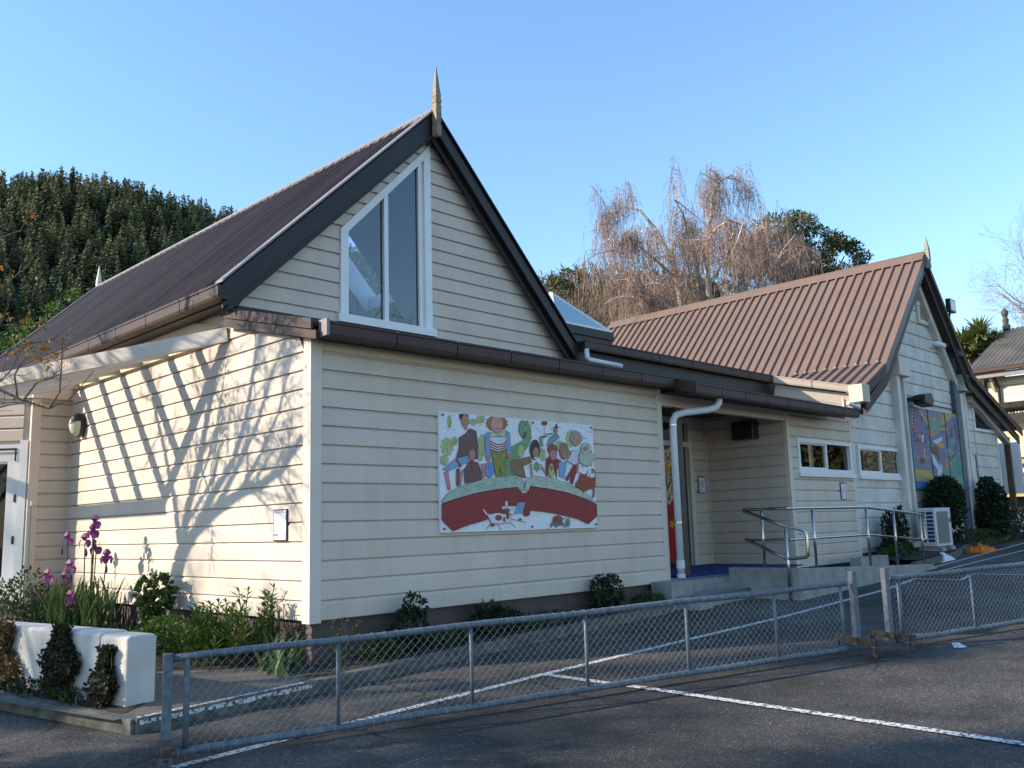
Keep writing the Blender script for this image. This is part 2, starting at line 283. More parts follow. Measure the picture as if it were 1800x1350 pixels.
def one_board(parent,o,U,N,zb,pitch,prof,f0,f1,m,zmin,zmax):
            b=MB(); V=[]; pr=[(oo,min(max(zb+dz,zmin),zmax)) for oo,dz in prof]
            F0=f0 if callable(f0) else (lambda z,c=f0:c); F1=f1 if callable(f1) else (lambda z,c=f1:c)
            if F1(zb)-F0(zb)<.03 and F1(zb+pitch)-F0(zb+pitch)<.03: return
            for F in (0,1):
                for oo,z in pr:
                    u0,u1=F0(z),F1(z)
                    if u1<u0: u0=u1=(u0+u1)/2
                    V.append(o+U*(u1 if F else u0)+N*oo+Vector((0,0,z)))
            b.v=[tuple(v) for v in V]; n6=len(pr)
            b.f=[tuple(range(n6)),tuple(range(2*n6-1,n6-1,-1))]+[(i,n6+i,n6+(i+1)%n6,(i+1)%n6) for i in range(n6)]; b.mi=[0]*len(b.f)
            b.build('board',m,parent)
PW=.17
# --- foundation
f=MB(); f.prism([(.035,.035),(5.2,.035),(5.2,1.4),(3,1.4),(3,6.2),(.035,6.2)],lambda u,v,t:(u,v,t),-.9,0); f.build('foundation','found',B1)
f=MB(); f.box(8.64,10.9,.035,1.0,-.6,.03); f.build('foundation','found',B1)
# --- side wall facing the sun
wl=MB(); wl.box(.002,.1,.0,1.42,0,2.48); wl.box(.002,.1,1.42,12,0,3.06); wl.prism([(0,2.48),(1.42,2.48),(1.42,2.84)],lambda u,v,t:(t,u,v),.002,.1); sw=wl.build('side_wall','trim',B1)
def ymin(z): return .092 if z<2.49 else max(.092,(z-2.43)/.247-.2)
boards(sw,(0,0),(0,1),(-1,0),0,PW,18,lambda a,b:[(ymin,5.80)],'cream')
# --- front wall
wf=MB(); wf.box(.0,5.27,.002,.1,0,2.5); fw=wf.build('front_wall','trim',B1)
boards(fw,(0,0),(1,0),(0,-1),0,PW,14,lambda a,b:[(.092,5.178)],'cream')
t=MB(); t.box(0,5.27,-.018,.001,2.39,2.5); t.build('frieze','trim',fw)
for q in ((-.03,.09,-.03,.001,-.02,2.5),(5.18,5.285,-.03,.10,-.02,2.5)): t=MB(); t.box(*q); t.build('corner_trim','trim',fw,bevel=.004)
t=MB(); t.box(-.031,-.001,.0005,.09,-.02,2.5); t.build('corner_trim','trim',sw,bevel=.004)
# --- gable wall above the lean-to
GX,GZ,G=2.565,5.64,1.42
gxl=lambda z:max(0,GX-(GZ-z)); gxr=lambda z:GX+(GZ-z)
wg=MB(); wg.prism([(0.0,3.0),(1.30,3.0),(1.30,4.19),(GX-.1,GZ-.15)][:1]+[(1.29,3.0),(1.29,GZ-(GX-1.29)),(0,3.10)],lambda u,v,t:(u,t,v),G+.002,G+.1)
wg.prism([(2.56,3.0),(5.2,3.0),(5.2,3.08),(GX,GZ),(2.56,GZ-.02)],lambda u,v,t:(u,t,v),G+.002,G+.1)
wg.prism([(1.29,4.20),(2.56,5.50),(2.56,GZ-.02),(1.29,GZ-(GX-1.29))],lambda u,v,t:(u,t,v),G+.002,G+.1)
wg.prism([(1.29,3.0),(2.56,3.0),(2.56,3.12),(1.29,3.12)],lambda u,v,t:(u,t,v),G+.002,G+.1)
gw=wg.build('gable_wall','trim',B1)
WL,WR,WB=1.275,2.575,3.12
wtop=lambda x:4.175+(x-WL)*1.03
def gspan(a,b):
    r=[]
    if b<=WB+.02: return [(gxl,gxr)]
    lw=lambda z:WL if z<4.175 else min(WR,WL+(z-4.175)/1.03)
    if a<wtop(WR)-.02: r.append((gxl,lw)); r.append((WR,gxr))
    else: r.append((gxl,gxr))
    return r
boards(gw,(0,G),(1,0),(0,-1),3.005,PW,16,gspan,'cream',zmin=3.03)
gwin=MB()
def bar(mb,pts,y0,y1): mb.prism(pts,lambda u,v,t:(u,t,v),y0,y1)
fr=.085
tri=lambda x:wtop(x)
bar(gwin,[(WL-.02,WB-.02),(WL+fr,WB-.02),(WL+fr,tri(WL+fr)),(WL-.02,tri(WL-.02))],G-.045,G+.06)
bar(gwin,[(WR-fr,WB-.02),(WR+.02,WB-.02),(WR+.02,tri(WR+.02)+.02),(WR-fr,tri(WR-fr))],G-.045,G+.06)
bar(gwin,[(WL+fr,tri(WL+fr)-.12),(WR-fr,tri(WR-fr)-.12),(WR-fr,tri(WR-fr)),(WL+fr,tri(WL+fr))],G-.043,G+.06)
bar(gwin,[(WL-.06,WB-.05),(WR+.06,WB-.05),(WR+.06,WB+.045),(WL-.06,WB+.045)],G-.075,G+.058)
gwo=gwin.build('gable_window','white',B1)
t=MB(); bar(t,[(1.885,WB+.04),(1.945,WB+.04),(1.945,tri(1.945)-.11),(1.885,tri(1.885)-.11)],G-.02,G+.05); t.build('mullion','white',gwo)
t=MB(); bar(t,[(WR-fr-.07,WB+.045),(WR-fr,WB+.045),(WR-fr,tri(WR-fr)-.12),(WR-fr-.07,tri(WR-fr-.07)-.12)],G-.012,G+.05); t.build('sash','white',gwo)
for x0,x1 in ((WL+fr,1.885),(1.945,WR-fr-.07)):
    t=MB(); t.face([(x0,G+.02,WB+.04),(x1,G+.02,WB+.04),(x1,G+.02,tri(x1)-.11),(x0,G+.02,tri(x0)-.11)]); t.build('pane','glass',gwo)
# --- attic inside, seen through the gable window
t=MB(); t.box(.3,4.9,1.6,9,2.95,3.0); t.prism([(.2,3),(4.9,3),(2.52,5.6)],lambda u,v,q:(u,q,v),9,9.1); t.build('attic_floor','dark_in',B1)
# --- main corrugated roof
EX,EZ,RX,RZ=-.27,3.17,2.52,5.88; Y0,Y1=1.22,11.9
def corr(ea,eb,ra,rb,length,pitch,amp,nseg,axis,nrm):
    b=MB(); n=int(length/pitch*nseg); nrm=Vector(nrm)
    for i in range(n+1):
        s=i/n; ph=2*math.pi*length*s/pitch; off=nrm*(amp*math.cos(ph))
        for a0,a1 in ((ea,eb),(ra,rb)):
            p=Vector(a0).lerp(Vector(a1),s)+off; b.v.append(tuple(p))
    for i in range(n): b.f.append((2*i,2*i+2,2*i+3,2*i+1)); b.mi.append(0)
    return b
sq=math.sqrt(.5)
rf=corr((EX,Y0,EZ),(EX,Y1,EZ),(RX,Y0,RZ),(RX,Y1,RZ),Y1-Y0,.19,.042,10,1,(-sq,0,sq)).build('roof','roof_dark',B1,smooth=True)
t=MB(); t.face([(EX+.05,Y0,EZ-.06),(EX+.05,Y1,EZ-.06),(RX,Y1,RZ-.10),(RX,Y0,RZ-.10)]); t.build('roof_lining','dark_in',rf)
def rs(x): return RZ-.02-(x-RX)*1.04
t=MB()
XE=5.12; hx0,hx1,hy0,hy1=3.08,3.97,3.62,4.36
for x0,x1,y0,y1 in ((RX,hx0,Y0,Y1),(hx1,XE,Y0,Y1),(hx0,hx1,Y0,hy0),(hx0,hx1,hy1,Y1)):
    t.face([(x0,y0,rs(x0)),(x1,y0,rs(x1)),(x1,y1,rs(x1)),(x0,y1,rs(x0))])
    t.face([(x0,y0,rs(x0)-.06),(x0,y1,rs(x0)-.06),(x1,y1,rs(x1)-.06),(x1,y0,rs(x1)-.06)])
t.build('roof_slope','roof_dark',B1)
t=MB()                                               # roof window reveal in the far slope
for (xa,ya),(xb,yb) in (((hx0,hy0),(hx1,hy0)),((hx1,hy0),(hx1,hy1)),((hx1,hy1),(hx0,hy1)),((hx0,hy1),(hx0,hy0))):
    d=.30; t.face([(xa,ya,rs(xa)+.06),(xb,yb,rs(xb)+.06),(xb-d*sq,yb,rs(xb)-d*sq),(xa-d*sq,ya,rs(xa)-d*sq)])
t.build('roof_window','white',B1)
t=MB(); t.tube([(RX,Y0-.02,RZ+.02),(RX,Y1+.02,RZ+.02)],.05,8); t.face([(RX-.11,Y0-.02,RZ-.06),(RX,Y0-.02,RZ+.05),(RX,Y1+.02,RZ+.05),(RX-.11,Y1+.02,RZ-.06)]); t.face([(RX+.16,Y0-.02,RZ-.13),(RX,Y0-.02,RZ+.05),(RX,Y1+.02,RZ+.05),(RX+.16,Y1+.02,RZ-.13)]); t.build('ridge_cap','flash',rf)
t=MB()
for k in range(48):
    y=Y0+.1+k*.22; t.lathe([(.012,0),(.012,.02),(.004,.028)],(RX-.09,y,RZ-.035),6)
tag(t.build('roof_screws','flash',rf),None,None,None,'stuff')
# barges, verge flashing, finials
def barge(parent,x0,z0,x1,z1,y,dep,th,m='barge',name='barge_board'):
    b=MB(); b.prism([(x0,z0),(x1,z1),(x1,z1-dep),(x0,z0-dep)],lambda u,v,t:(u,t,v),y,y+th); return b.build(name,m,parent,bevel=.004)
barge(B1,-.25,3.225,RX,RZ+.015,1.20,.265,.035); barge(B1,5.10,3.20,RX+.001,RZ+.014,1.20,.20,.035)
barge(B1,-.16,3.04,RX,RZ-.22,1.27,.10,.03); barge(B1,5.12,2.98,RX+.001,RZ-.18,1.27,.12,.03)
t=MB(); t.prism([(-.27,3.225),(RX-.02,RZ+.02),(RX-.02,RZ+.045),(-.27,3.25)],lambda u,v,t:(u,t,v),1.17,1.33); t.build('verge_flashing','flash',B1)
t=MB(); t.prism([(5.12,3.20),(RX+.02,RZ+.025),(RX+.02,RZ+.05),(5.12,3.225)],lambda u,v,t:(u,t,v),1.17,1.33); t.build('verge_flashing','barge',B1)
barge(B1,-.25,3.225,RX,RZ+.015,Y1-.01,.25,.035,'flash'); t=MB(); t.prism([(-.27,3.225),(RX,RZ+.05),(RX,RZ+.08),(-.27,3.255)],lambda u,v,t:(u,t,v),Y1-.06,Y1+.05); t.build('verge_flashing','flash',B1)
def finial(parent,x,y,z,h,wd,m):
    b=MB(); hw=wd/2
    prof=[(hw*.75,-.30*h),(hw*.95,-.27*h),(hw*.95,-.12*h),(hw*.80,-.11*h),(hw*1.0,.02*h),(hw*1.0,.24*h),(hw*.85,.25*h),(hw*.85,.265*h),(hw*1.02,.275*h),(hw*1.02,.345*h),(hw*.85,.355*h),(hw*.85,.37*h),(hw,.385*h),(hw*.62,.60*h),(hw*.35,.78*h),(.003,.92*h)]
    b.lathe([(r*1.414,q) for r,q in prof],(x,y,z),4); o=b.build('finial',m,parent); return o
K['fin']=mat('old_timber',(.30,.235,.15),.7,col2=(.16,.12,.08),scale=15)
finial(B1,RX-.01,1.14,RZ-.10,.76,.085,'fin'); finial(B1,RX,Y1+.05,RZ-.12,.66,.09,'trim')
# main eave gutter in short lengths
def gutter(parent,p,q,seg,h,wd,out,m='gutter',name='gutter'):
    """fascia gutter from p to q (bottom inner line), face towards `out`"""
    p=Vector(p); q=Vector(q); d=(q-p); L=d.length; d.normalize(); o=Vector(out).normalized(); up=Vector((0,0,1))
    b=MB(); c=MB(); pr=[(-.002,.012),(wd*.86,.012),(wd*.93,h-.03),(wd*.93,h-.012),(-.002,h-.012)]
    b.prism(pr,lambda u,v,t:p+d*t+o*u+up*v,.004,L-.004); g=b.build(name,'barge',parent)
    n=max(1,round(L/seg)); 
    for i in range(n):
        a0,a1=L*i/n,L*(i+1)/n; c=MB(); pr=[(0,0),(wd*.90,0),(wd*.97,h*.2),(wd*.97,h*.8),(wd*1.04,h*.86),(wd*1.04,h),(wd*.9,h),(wd*.88,h*.25),(0,h*.12)]
        c.prism(pr,lambda u,v,t:p+d*t+o*u+up*v,a0+(.007 if i else 0),a1-(.007 if i<n-1 else 0)); c.build('gutter_section',m,g)
    return g
gutter(B1,(-.21,1.14,3.045),(-.21,11.9,3.045),.86,.145,.13,(-1,0,0))
t=MB(); t.box(-.21,-.02,1.30,11.9,3.03,3.045); t.build('soffit','barge',B1)
# --- lean-to roof
lz=lambda y:2.585+.247*(y+.2)
t=MB(); t.face([(-.12,-.2,lz(-.2)),(5.28,-.2,lz(-.2)),(5.28,1.42,lz(1.42)),(-.12,1.42,lz(1.42))]); t.face([(5.28,-.5,lz(-.5)),(10.85,-.5,lz(-.5)),(10.85,1.6,lz(1.6)),(5.28,1.6,lz(1.6))])
t.build('lean_to_roof','roof_dark',B1)
t=MB(); t.prism([(-.05,2.93),(5.2,2.93),(5.2,3.06),(-.05,3.06)],lambda u,v,t:(u,t,v),1.36,1.415); t.build('apron_flashing','barge',B1)
gutter(B1,(-.03,-.2,2.455),(5.27,-.2,2.455),.74,.14,.11,(0,-1,0))
t=MB(); t.box(-.06,-.03,-.325,-.2,2.46,2.61); t.build('gutter_end','flash',B1)
t=MB(); t.box(.0,5.27,-.199,.0,2.475,2.49); t.build('soffit','barge',B1)
for dz,x in ((0,-.115),(-.085,-.09)):               # two stacked boards of the lean-to verge
    t=MB(); t.prism([(-.19,lz(-.19)-.06+dz),(1.48,lz(1.48)-.06+dz),(1.48,lz(1.48)+.035+dz),(-.19,lz(-.19)+.035+dz)] if dz==0 else [(-.23,lz(-.23)-.06+dz),(1.44,lz(1.44)-.07+dz),(1.44,lz(1.44)+.02+dz),(-.23,lz(-.23)+.02+dz)],lambda u,v,t:(t,u,v),x-.02,x+.01); t.build('verge_board','gutter',B1)
# --- entrance canopy
gutter(B1,(5.27,-.5,2.345),(9.98,-.5,2.345),.56,.14,.10,(0,-1,0))
t=MB(); t.prism([(-.6,lz(-.6)-.13),(-.2,lz(-.2)-.13),(-.2,lz(-.2)+.02),(-.6,lz(-.6)+.02)],lambda u,v,t:(t,u,v),5.245,5.275); t.build('verge_board','gutter',B1)
t=MB(); t.box(5.28,10.0,-.499,-.02,2.42,2.44); t.build('soffit','barge',B1)
t=MB(); t.box(5.285,8.6,-.02,.08,2.265,2.44); t.build('entrance_beam','trim',B1,bevel=.004)
t=MB(); t.box(5.27,8.6,.08,1.5,2.45,2.47); t.build('darkened_porch_ceiling','wood_brown',B1)  # ceiling probably cream; the porch's shade is put into this darker brown
# porch walls
wb=MB(); wb.box(8.02,8.7,1.482,1.55,0,2.46); wb.box(5.2,6.6,1.482,1.55,0,2.46); pb=wb.build('porch_back_wall','trim',B1)
boards(pb,(0,1.48),(1,0),(0,-1),.05,PW,15,lambda a,b:[(8.13,8.55)],'cream',zmax=2.45)
wr_=MB(); wr_.box(8.602,8.7,.0,1.5,0,2.46); pr_=wr_.build('porch_side_wall','trim',B1)
boards(pr_,(8.6,0),(0,1),(-1,0),.05,PW,15,lambda a,b:[(.02,1.44)],'cream',zmax=2.45)
t=MB(); t.box(8.555,8.6,1.435,1.48,.05,2.45); t.build('corner_trim','trim',pr_)
t=MB(); t.box(5.272,5.30,.1,1.48,.0,2.46); t.build('porch_side_wall','trim',B1)
# entrance door: frame, transom, glazed leaves
dr=MB()
for x0,x1 in ((6.60,6.70),(7.78,7.86),(8.03,8.13)): dr.box(x0,x1,1.42,1.54,.05,2.35)
dr.box(6.60,8.13,1.421,1.539,2.33,2.42); dr.box(6.60,8.13,1.422,1.538,1.95,2.03); do=dr.build('entrance_door','trim',B1)
for x0,x1,z0,z1 in ((6.70,7.78,.08,1.95),(7.86,8.03,.08,1.95),(6.70,7.78,2.03,2.33),(7.86,8.03,2.03,2.33)):
    t=MB(); t.face([(x0,1.49,z0),(x1,1.49,z0),(x1,1.49,z1),(x0,1.49,z1)]); t.build('pane','glass',do)
t=MB(); t.box(6.7,8.02,2.6,2.62,0,2.4); t.build('hallway','dark_in',do)
st=MB()
def star(mb,cx,cz,r,y,rot=.3):
    pts=[(cx+(r if i%2==0 else r*.42)*math.sin(rot+i*math.pi/5),y,cz+(r if i%2==0 else r*.42)*math.cos(rot+i*math.pi/5)) for i in range(10)]
    for i in range(10): mb.face([(cx,y,cz),pts[i],pts[(i+1)%10]])
star(st,7.46,1.60,.13,1.475); star(st,7.50,.72,.09,1.462)
st.build('paper_star',flat('orange_paper',(.55,.22,.02)),do)
t=MB(); t.face([(7.18,1.47,1.02),(7.24,1.47,1.12),(7.36,1.47,1.14),(7.47,1.47,1.02),(7.55,1.47,1.13),(7.66,1.47,1.08),(7.68,1.47,.95),(7.58,1.47,.75),(7.60,1.47,.4),(7.72,1.47,.16),(7.2,1.47,.14)]); t.build('paper_robe',flat('red_paper',(.32,.012,.015)),do)
t=MB(); t.tube([(7.36,1.465,1.15),(7.45,1.465,1.03),(7.56,1.465,1.14)],.012,5); t.build('paper_collar','white',do)
t=MB(); t.box(5.62,5.74,-.02,.09,.05,2.265); t.build('porch_post','wood_brown',B1,bevel=.004)
# right-hand bay with window
wq=MB(); wq.box(8.6,8.97,.002,.1,.03,2.42); wq.box(8.97,10.72,.002,.1,.03,1.50); wq.box(8.97,10.72,.002,.1,1.96,2.42); wq.box(10.72,10.9,.002,.1,.03,2.42); rb=wq.build('bay_wall','trim',B1)
boards(rb,(0,0),(1,0),(0,-1),0,PW,14,lambda a,b:[(8.69,8.90),(10.79,10.80)] if (a>=1.44 and b<=2.06) else [(8.69,10.80)],'cream',zmax=2.38)
for q in ((8.585,8.69,-.03,.06,.0,2.42),(10.80,10.90,-.03,.098,.07,2.42)): t=MB(); t.box(*q); t.build('corner_trim','trim',rb,bevel=.004)
t=MB(); t.box(8.69,10.8,-.02,.0005,2.38,2.43); t.build('frieze','trim',rb)
def slider(parent,x0,x1,z0,z1,y,xm):
    b=MB(); b.box(x0,x1,y-.045,y+.05,z1-.06,z1); b.box(x0,x1,y-.046,y+.05,z0,z0+.06); b.box(x0,x0+.07,y-.044,y+.05,z0+.06,z1-.06); b.box(x1-.07,x1,y-.044,y+.05,z0+.06,z1-.06)
    b.box(x0-.03,x1+.03,y-.075,y-.02,z0-.07,z0-.001); o=b.build('window','white',parent)
    t=MB(); t.box(xm-.03,xm+.03,y-.02,y+.04,z0+.06,z1-.06); t.box(x0+.07,xm-.03,y-.015,y+.035,z1-.085,z1-.06); t.box(x0+.07,xm-.03,y-.015,y+.035,z0+.06,z0+.085); t.build('sash','white',o)
    for a,b2 in ((x0+.07,xm-.03),(xm+.03,x1-.07)): t=MB(); t.face([(a,y+.015,z0+.06),(b2,y+.015,z0+.06),(b2,y+.015,z1-.06),(a,y+.015,z1-.06)]); t.build('pane','glass',o)
    t=MB(); t.box(x0,x1,y+.75,y+.8,z0-.3,z1+.3); t.box(x0,x1,y+.1,y+.8,z0-.34,z0-.3); t.box(x0,x1,y+.1,y+.8,z1+.3,z1+.32); t.build('room_lining','dark_in',o)
    return o
w1=slider(B1,8.88,10.80,1.475,2.01,0,9.89)
# downpipes
def pipe(parent,pts,r,m,n=12): b=MB(); b.tube(pts,r,n); return b.build('downpipe',m,parent,smooth=True)
dp=pipe(B1,[(5.93,-.50,2.36),(5.93,-.49,2.29),(5.90,-.46,2.235),(5.80,-.40,2.20),(5.52,-.22,2.165),(5.41,-.155,2.13),(5.375,-.135,2.06),(5.37,-.13,1.9),(5.37,-.13,.05)],.046,'pvc',14)
for z in (2.0,.75): t=MB(); t.lathe([(.05,-.012),(.052,-.01),(.052,.01),(.05,.012)],(5.37,-.13,z),14); t.build('pipe_strap','steel',dp)
for z,h in ((.05,.05),(.17,.10)): t=MB(); t.lathe([(.051,0),(.053,.005),(.053,h-.005),(.051,h)],(5.37,-.13,z),14); t.build('pipe_collar','pvc',dp,smooth=False)
# --- flat link roof with skylight
gutter(B1,(5.12,1.18,3.175),(10.4,1.18,3.175),.95,.135,.10,(0,-1,0))
t=MB(); t.box(5.05,10.9,1.19,1.25,2.88,3.30); t.build('link_fascia','barge',B1)
t=MB(); t.face([(5.0,1.2,3.29),(12,1.2,3.29),(12,9,3.4),(5.0,9,3.4)]); t.build('link_roof','roof_dark',B1)
pipe(B1,[(5.16,1.10,3.18),(5.16,1.09,3.06),(5.17,1.06,3.02),(5.30,1.0,3.0),(5.78,.98,2.985)],.036,'pvc',10)
t=MB(); t.box(5.2,7.25,2.29,3.68,3.3,3.86); t.box(5.18,7.28,2.26,3.71,3.76,3.89); cu=t.build('skylight_curb','barge',B1)
t=MB(); ap=(6.55,2.98,4.60); cs=[(5.87,2.30,3.905),(7.23,2.30,3.905),(7.23,3.66,3.905),(5.87,3.66,3.905)]
for i in range(4): t.face([cs[i],cs[(i+1)%4],ap])
t.build('skylight','glass_sky',cu)
t=MB()
for c in cs: t.beam(c,ap,.055,.05)
for i in range(4): t.beam(cs[i],cs[(i+1)%4],.05,.05)
t.build('skylight_frame','white',cu)
# --- return wall and splayed door wall behind the pergola
t=MB(); t.box(-.48,0,5.822,5.9,0,2.62); rw=t.build('return_wall','trim',B1)
boards(rw,(0,5.82),(1,0),(0,-1),0,PW,16,lambda a,b:[(-.40,-.03)],'cream',zmax=2.6)
t=MB(); t.box(-.52,-.40,5.78,5.86,-.05,2.62); t.build('corner_trim','trim',rw,bevel=.004)
t=MB(); t.box(-.03,.0,5.775,5.821,0,2.62); t.build('corner_trim','trim',rw)
SU=Vector((-.69,.724,0)).normalized(); SN=Vector((-SU.y,SU.x,0)); SN=SN if SN.y<0 else -SN; SO=Vector((-.50,5.83,0))
sp=lambda u,o,z:SO+SU*u+SN*o+Vector((0,0,z))
t=MB(); t.prism([(0,1.98),(1.6,1.98),(1.6,2.62),(0,2.62)],lambda u,v,o:sp(u,o,v),-.1,-.002); t.prism([(1.25,0),(1.6,0),(1.6,1.98),(1.25,1.98)],lambda u,v,o:sp(u,o,v),-.1,-.002); spw=t.build('splayed_wall','trim',B1)
boards(spw,(SO.x,SO.y),(SU.x,SU.y),(SN.x,SN.y),2.04,PW,4,lambda a,b:[(.10,1.5)],'cream',zmax=2.6)
t=MB()
for a,b_,c,d in ((.02,.12,0,2.05),(.12,.16,0,2.0),(1.1,1.2,0,2.0),(.16,1.1,1.92,2.0)): t.prism([(a,c),(b_,c),(b_,d),(a,d)],lambda u,v,o:sp(u,o,v),-.05,.035 if a<.1 else .02)
sd=t.build('side_door','white',B1)
t=MB()
for a,b_,c,d in ((.17,.29,.03,1.91),(.97,1.09,.03,1.91),(.29,.97,1.78,1.91),(.29,.97,.03,.3)): t.prism([(a,c),(b_,c),(b_,d),(a,d)],lambda u,v,o:sp(u,o,v),-.04,.004)
t.build('door_leaf','white',sd)
t=MB(); t.face([sp(.29,-.02,.3),sp(.97,-.02,.3),sp(.97,-.02,1.78),sp(.29,-.02,1.78)]); t.build('pane',glass('door_glass',(.25,.27,.3),1.35),sd)
t=MB(); t.prism([(.29,.3),(.97,.3),(.97,1.78),(.29,1.78)],lambda u,v,o:sp(u,o,v),-.4,-.38); t.build('dark_room','dark_in',sd)
for z in (.18,.72,1.25): t=MB(); t.prism([(.145,z),(.175,z),(.175,z+.1),(.145,z+.1)],lambda u,v,o:sp(u,o,v),.0,.028); t.build('hinge','black',sd)
t=MB(); t.prism([(.17,1.78),(.19,1.78),(.19,1.93),(.6,1.93),(.6,1.95),(.17,1.95)],lambda u,v,o:sp(u,o,v),.021,.03); t.build('door_closer','black',sd)
t=MB(); t.box(-.53,.0,5.74,5.82,2.60,2.80); t.prism([(-.03,2.60),(1.8,2.60),(1.8,2.80),(-.03,2.80)],lambda u,v,o:sp(u,o,v),-.05,.06); t.prism([(-.03,2.80),(1.8,2.80),(1.8,2.88),(-.03,2.88)],lambda u,v,o:sp(u,o,v),-.05,.11); t.build('eaves_fascia','trim',B1)
t=MB(); t.tube([(-.46,5.765,.1),(-.46,5.765,1.2)],.012,6); t.lathe([(.035,0),(.035,.05),(.02,.06)],(-.46,5.77,1.2),10); t.build('cable_conduit','trim',B1)
# --- pergola over the side door
PG=thing('pergola',(-1.4,4.2,2.5),'cream painted open pergola of sloping rafters over the side door','pergola')
pe=Vector((-2.09,4.38,2.32)); p0=Vector((-.03,1.50,2.775))
t=MB(); t.beam(p0,pe,.06,.15); t.build('hip_rafter','trim',PG)
t=MB(); t.beam((-2.09,4.30,2.30),(-2.09,9.5,2.30),.07,.16); t.build('outer_beam','trim',PG)
t=MB(); t.beam((-.045,1.6,2.77),(-.045,5.75,2.77),.035,.055); t.build('ledger','cream_y',PG)
for y in (2.25,2.92,3.58,4.24,4.90,5.56):
    k=min(1,(y-1.50)/(4.38-1.50)); x=-2.09*k if k<1 else -2.09
    t=MB(); t.beam((-.06,y,2.80),(x+.03,y,2.80-.225*abs(x)),.07,.12); t.build('rafter','trim',PG)
t=MB(); t.box(-2.14,-2.04,8.6,8.7,gz(-2,8.6),2.23); t.build('post','trim',PG)
# ================================================================== SCHOOL HALL (second gable)
B2=thing('school_hall',(14.6,3,0),'weathered cream hall with ribbed brown roof, gable end and painted mural','building')
HX,HZ,HY=14.58,6.08,.1                                # ridge x, z and gable plane
KZ,KXL=3.50,12.08
def hxl(z): return HX-(HZ-.12-z) if z>KZ-.1 else max(10.9,12.02-(KZ-.1-z)*1.95)
hxr=lambda z: HX+(HZ-.12-z)*.93 if z>KZ+.25 else min(17.6,16.72+(KZ+.25-z)*2.)
hw=MB()
hw.prism([(10.9,.12),(11.3,.12),(11.3,2.6),(10.9,2.6)],lambda u,v,t:(u,t,v),HY+.002,HY+.1)
hw.prism([(11.3,.12),(13.25,.12),(13.25,1.49),(11.3,1.49)],lambda u,v,t:(u,t,v),HY+.002,HY+.1)
hw.prism([(11.3,1.98),(13.25,1.98),(13.25,3.4),(12.0,3.4),(11.3,2.9)],lambda u,v,t:(u,t,v),HY+.002,HY+.1)
hw.prism([(13.25,.12),(17.5,.12),(17.5,3.3),(16.6,3.8),(HX,HZ-.1),(12.1,3.45),(13.25,3.4)],lambda u,v,t:(u,t,v),HY+.002,HY+.1)
gw2=hw.build('gable_wall','cream_old',B2)
def hspan(a,b):
    if a>=1.44 and b<=2.06: return [(13.24,16.4)]
    if a>4.55 and a<5.15: return [(hxl,14.72),(15.22,hxr)]
    return [(hxl,lambda z:min(hxr(z),17.45))]
boards(gw2,(0,HY),(1,0),(0,-1),.19,.265,22,hspan,'cream_old',old=True,zmax=5.9)
f=MB(); f.box(10.93,17.4,.13,.2,-.3,.19); f.build('foundation','found',B2)
slider(B2,11.29,13.24,1.475,2.01,HY,12.28)
t=MB(); t.box(14.70,15.24,.03,.098,4.71,5.18); vt=t.build('louvre_vent','trim',B2)
for k in range(7): t=MB(); t.prism([(0,0),(.03,.012),(.03,.03),(0,.02)],lambda u,v,q:(q,.03-u*.6,4.80+k*.045+v),14.80,15.14); t.build('slat','conc',vt)
# hall roof: ribbed slope facing the sun
def ribbed(parent,x0,z0,x1,z1,ya,yb,pitch,name,z0b=None,x0b=None):
    d=Vector((x1-x0,0,z1-z0)).normalized(); n=Vector((-d.z,0,d.x)); b=MB(); N=int((yb-ya)/pitch); h=.045
    for i in range(N):
        y=ya+i*pitch; s=(y-ya)/(yb-ya); s2=(y+pitch-ya)/(yb-ya)
        lo=lambda s_:Vector((x0+((x0b-x0)*s_ if x0b is not None else 0),0,z0+((z0b-z0)*s_ if z0b is not None else 0)))
        pr=[(0,0),(pitch*.62,0),(pitch*.70,h),(pitch*.92,h),(pitch,0)]
        for (u0,h0),(u1,h1) in zip(pr[:-1],pr[1:]):
            a=lo(s)+n*h0+Vector((0,y+u0,0)); c=lo(s)+n*h1+Vector((0,y+u1,0)); e=Vector((x1,y+u1,z1))+n*h1; g_=Vector((x1,y+u0,z1))+n*h0
            b.face([a,c,e,g_])
    return b.build(name,'roof_brown',parent)
r2=ribbed(B2,KXL,HZ-1.032*(HX-KXL)+.0,HX,HZ,-.24,8.0,.206,'roof')
t=MB(); t.face([(KXL-.8,1.7,KZ-.83),(KXL-.8,8,KZ-.83),(KXL+.1,8,KZ+.06),(KXL+.1,1.7,KZ+.06)]); t.build('roof_skirt','roof_brown',B2)
ribbed(B2,10.98,2.97,KXL,KZ+.02,-.24,1.75,.205,'flared_eave',z0b=3.42,x0b=11.8)
t=MB(); t.face([(HX,-.25,HZ),(17.0,-.25,3.62),(17.0,8,3.62),(HX,8,HZ)]); t.face([(17.0,-.25,3.62),(20.0,-.25,2.72),(20.0,5,2.72),(17.0,5,3.62)]); t.build('roof_slope','roof_brown',B2)
t=MB(); t.face([(HX-.2,-.27,HZ-.14),(HX,-.27,HZ+.06),(HX,8.05,HZ+.06),(HX-.2,8.05,HZ-.14)]); t.face([(HX+.2,-.27,HZ-.14),(HX,-.27,HZ+.06),(HX,8.05,HZ+.06),(HX+.2,8.05,HZ-.14)]); t.tube([(HX,-.27,HZ+.05),(HX,8.05,HZ+.05)],.03,6); t.build('ridge_cap','roof_brown',B2)
t=MB(); t.face([(HX,8,HZ),(HX+3,8,HZ-3),(HX,8,2),(HX-3,8,HZ-3)]); t.build('rear_gable','roof_brown',B2)
t=MB()                                               # pale dried sealant along the bottom of the ribs
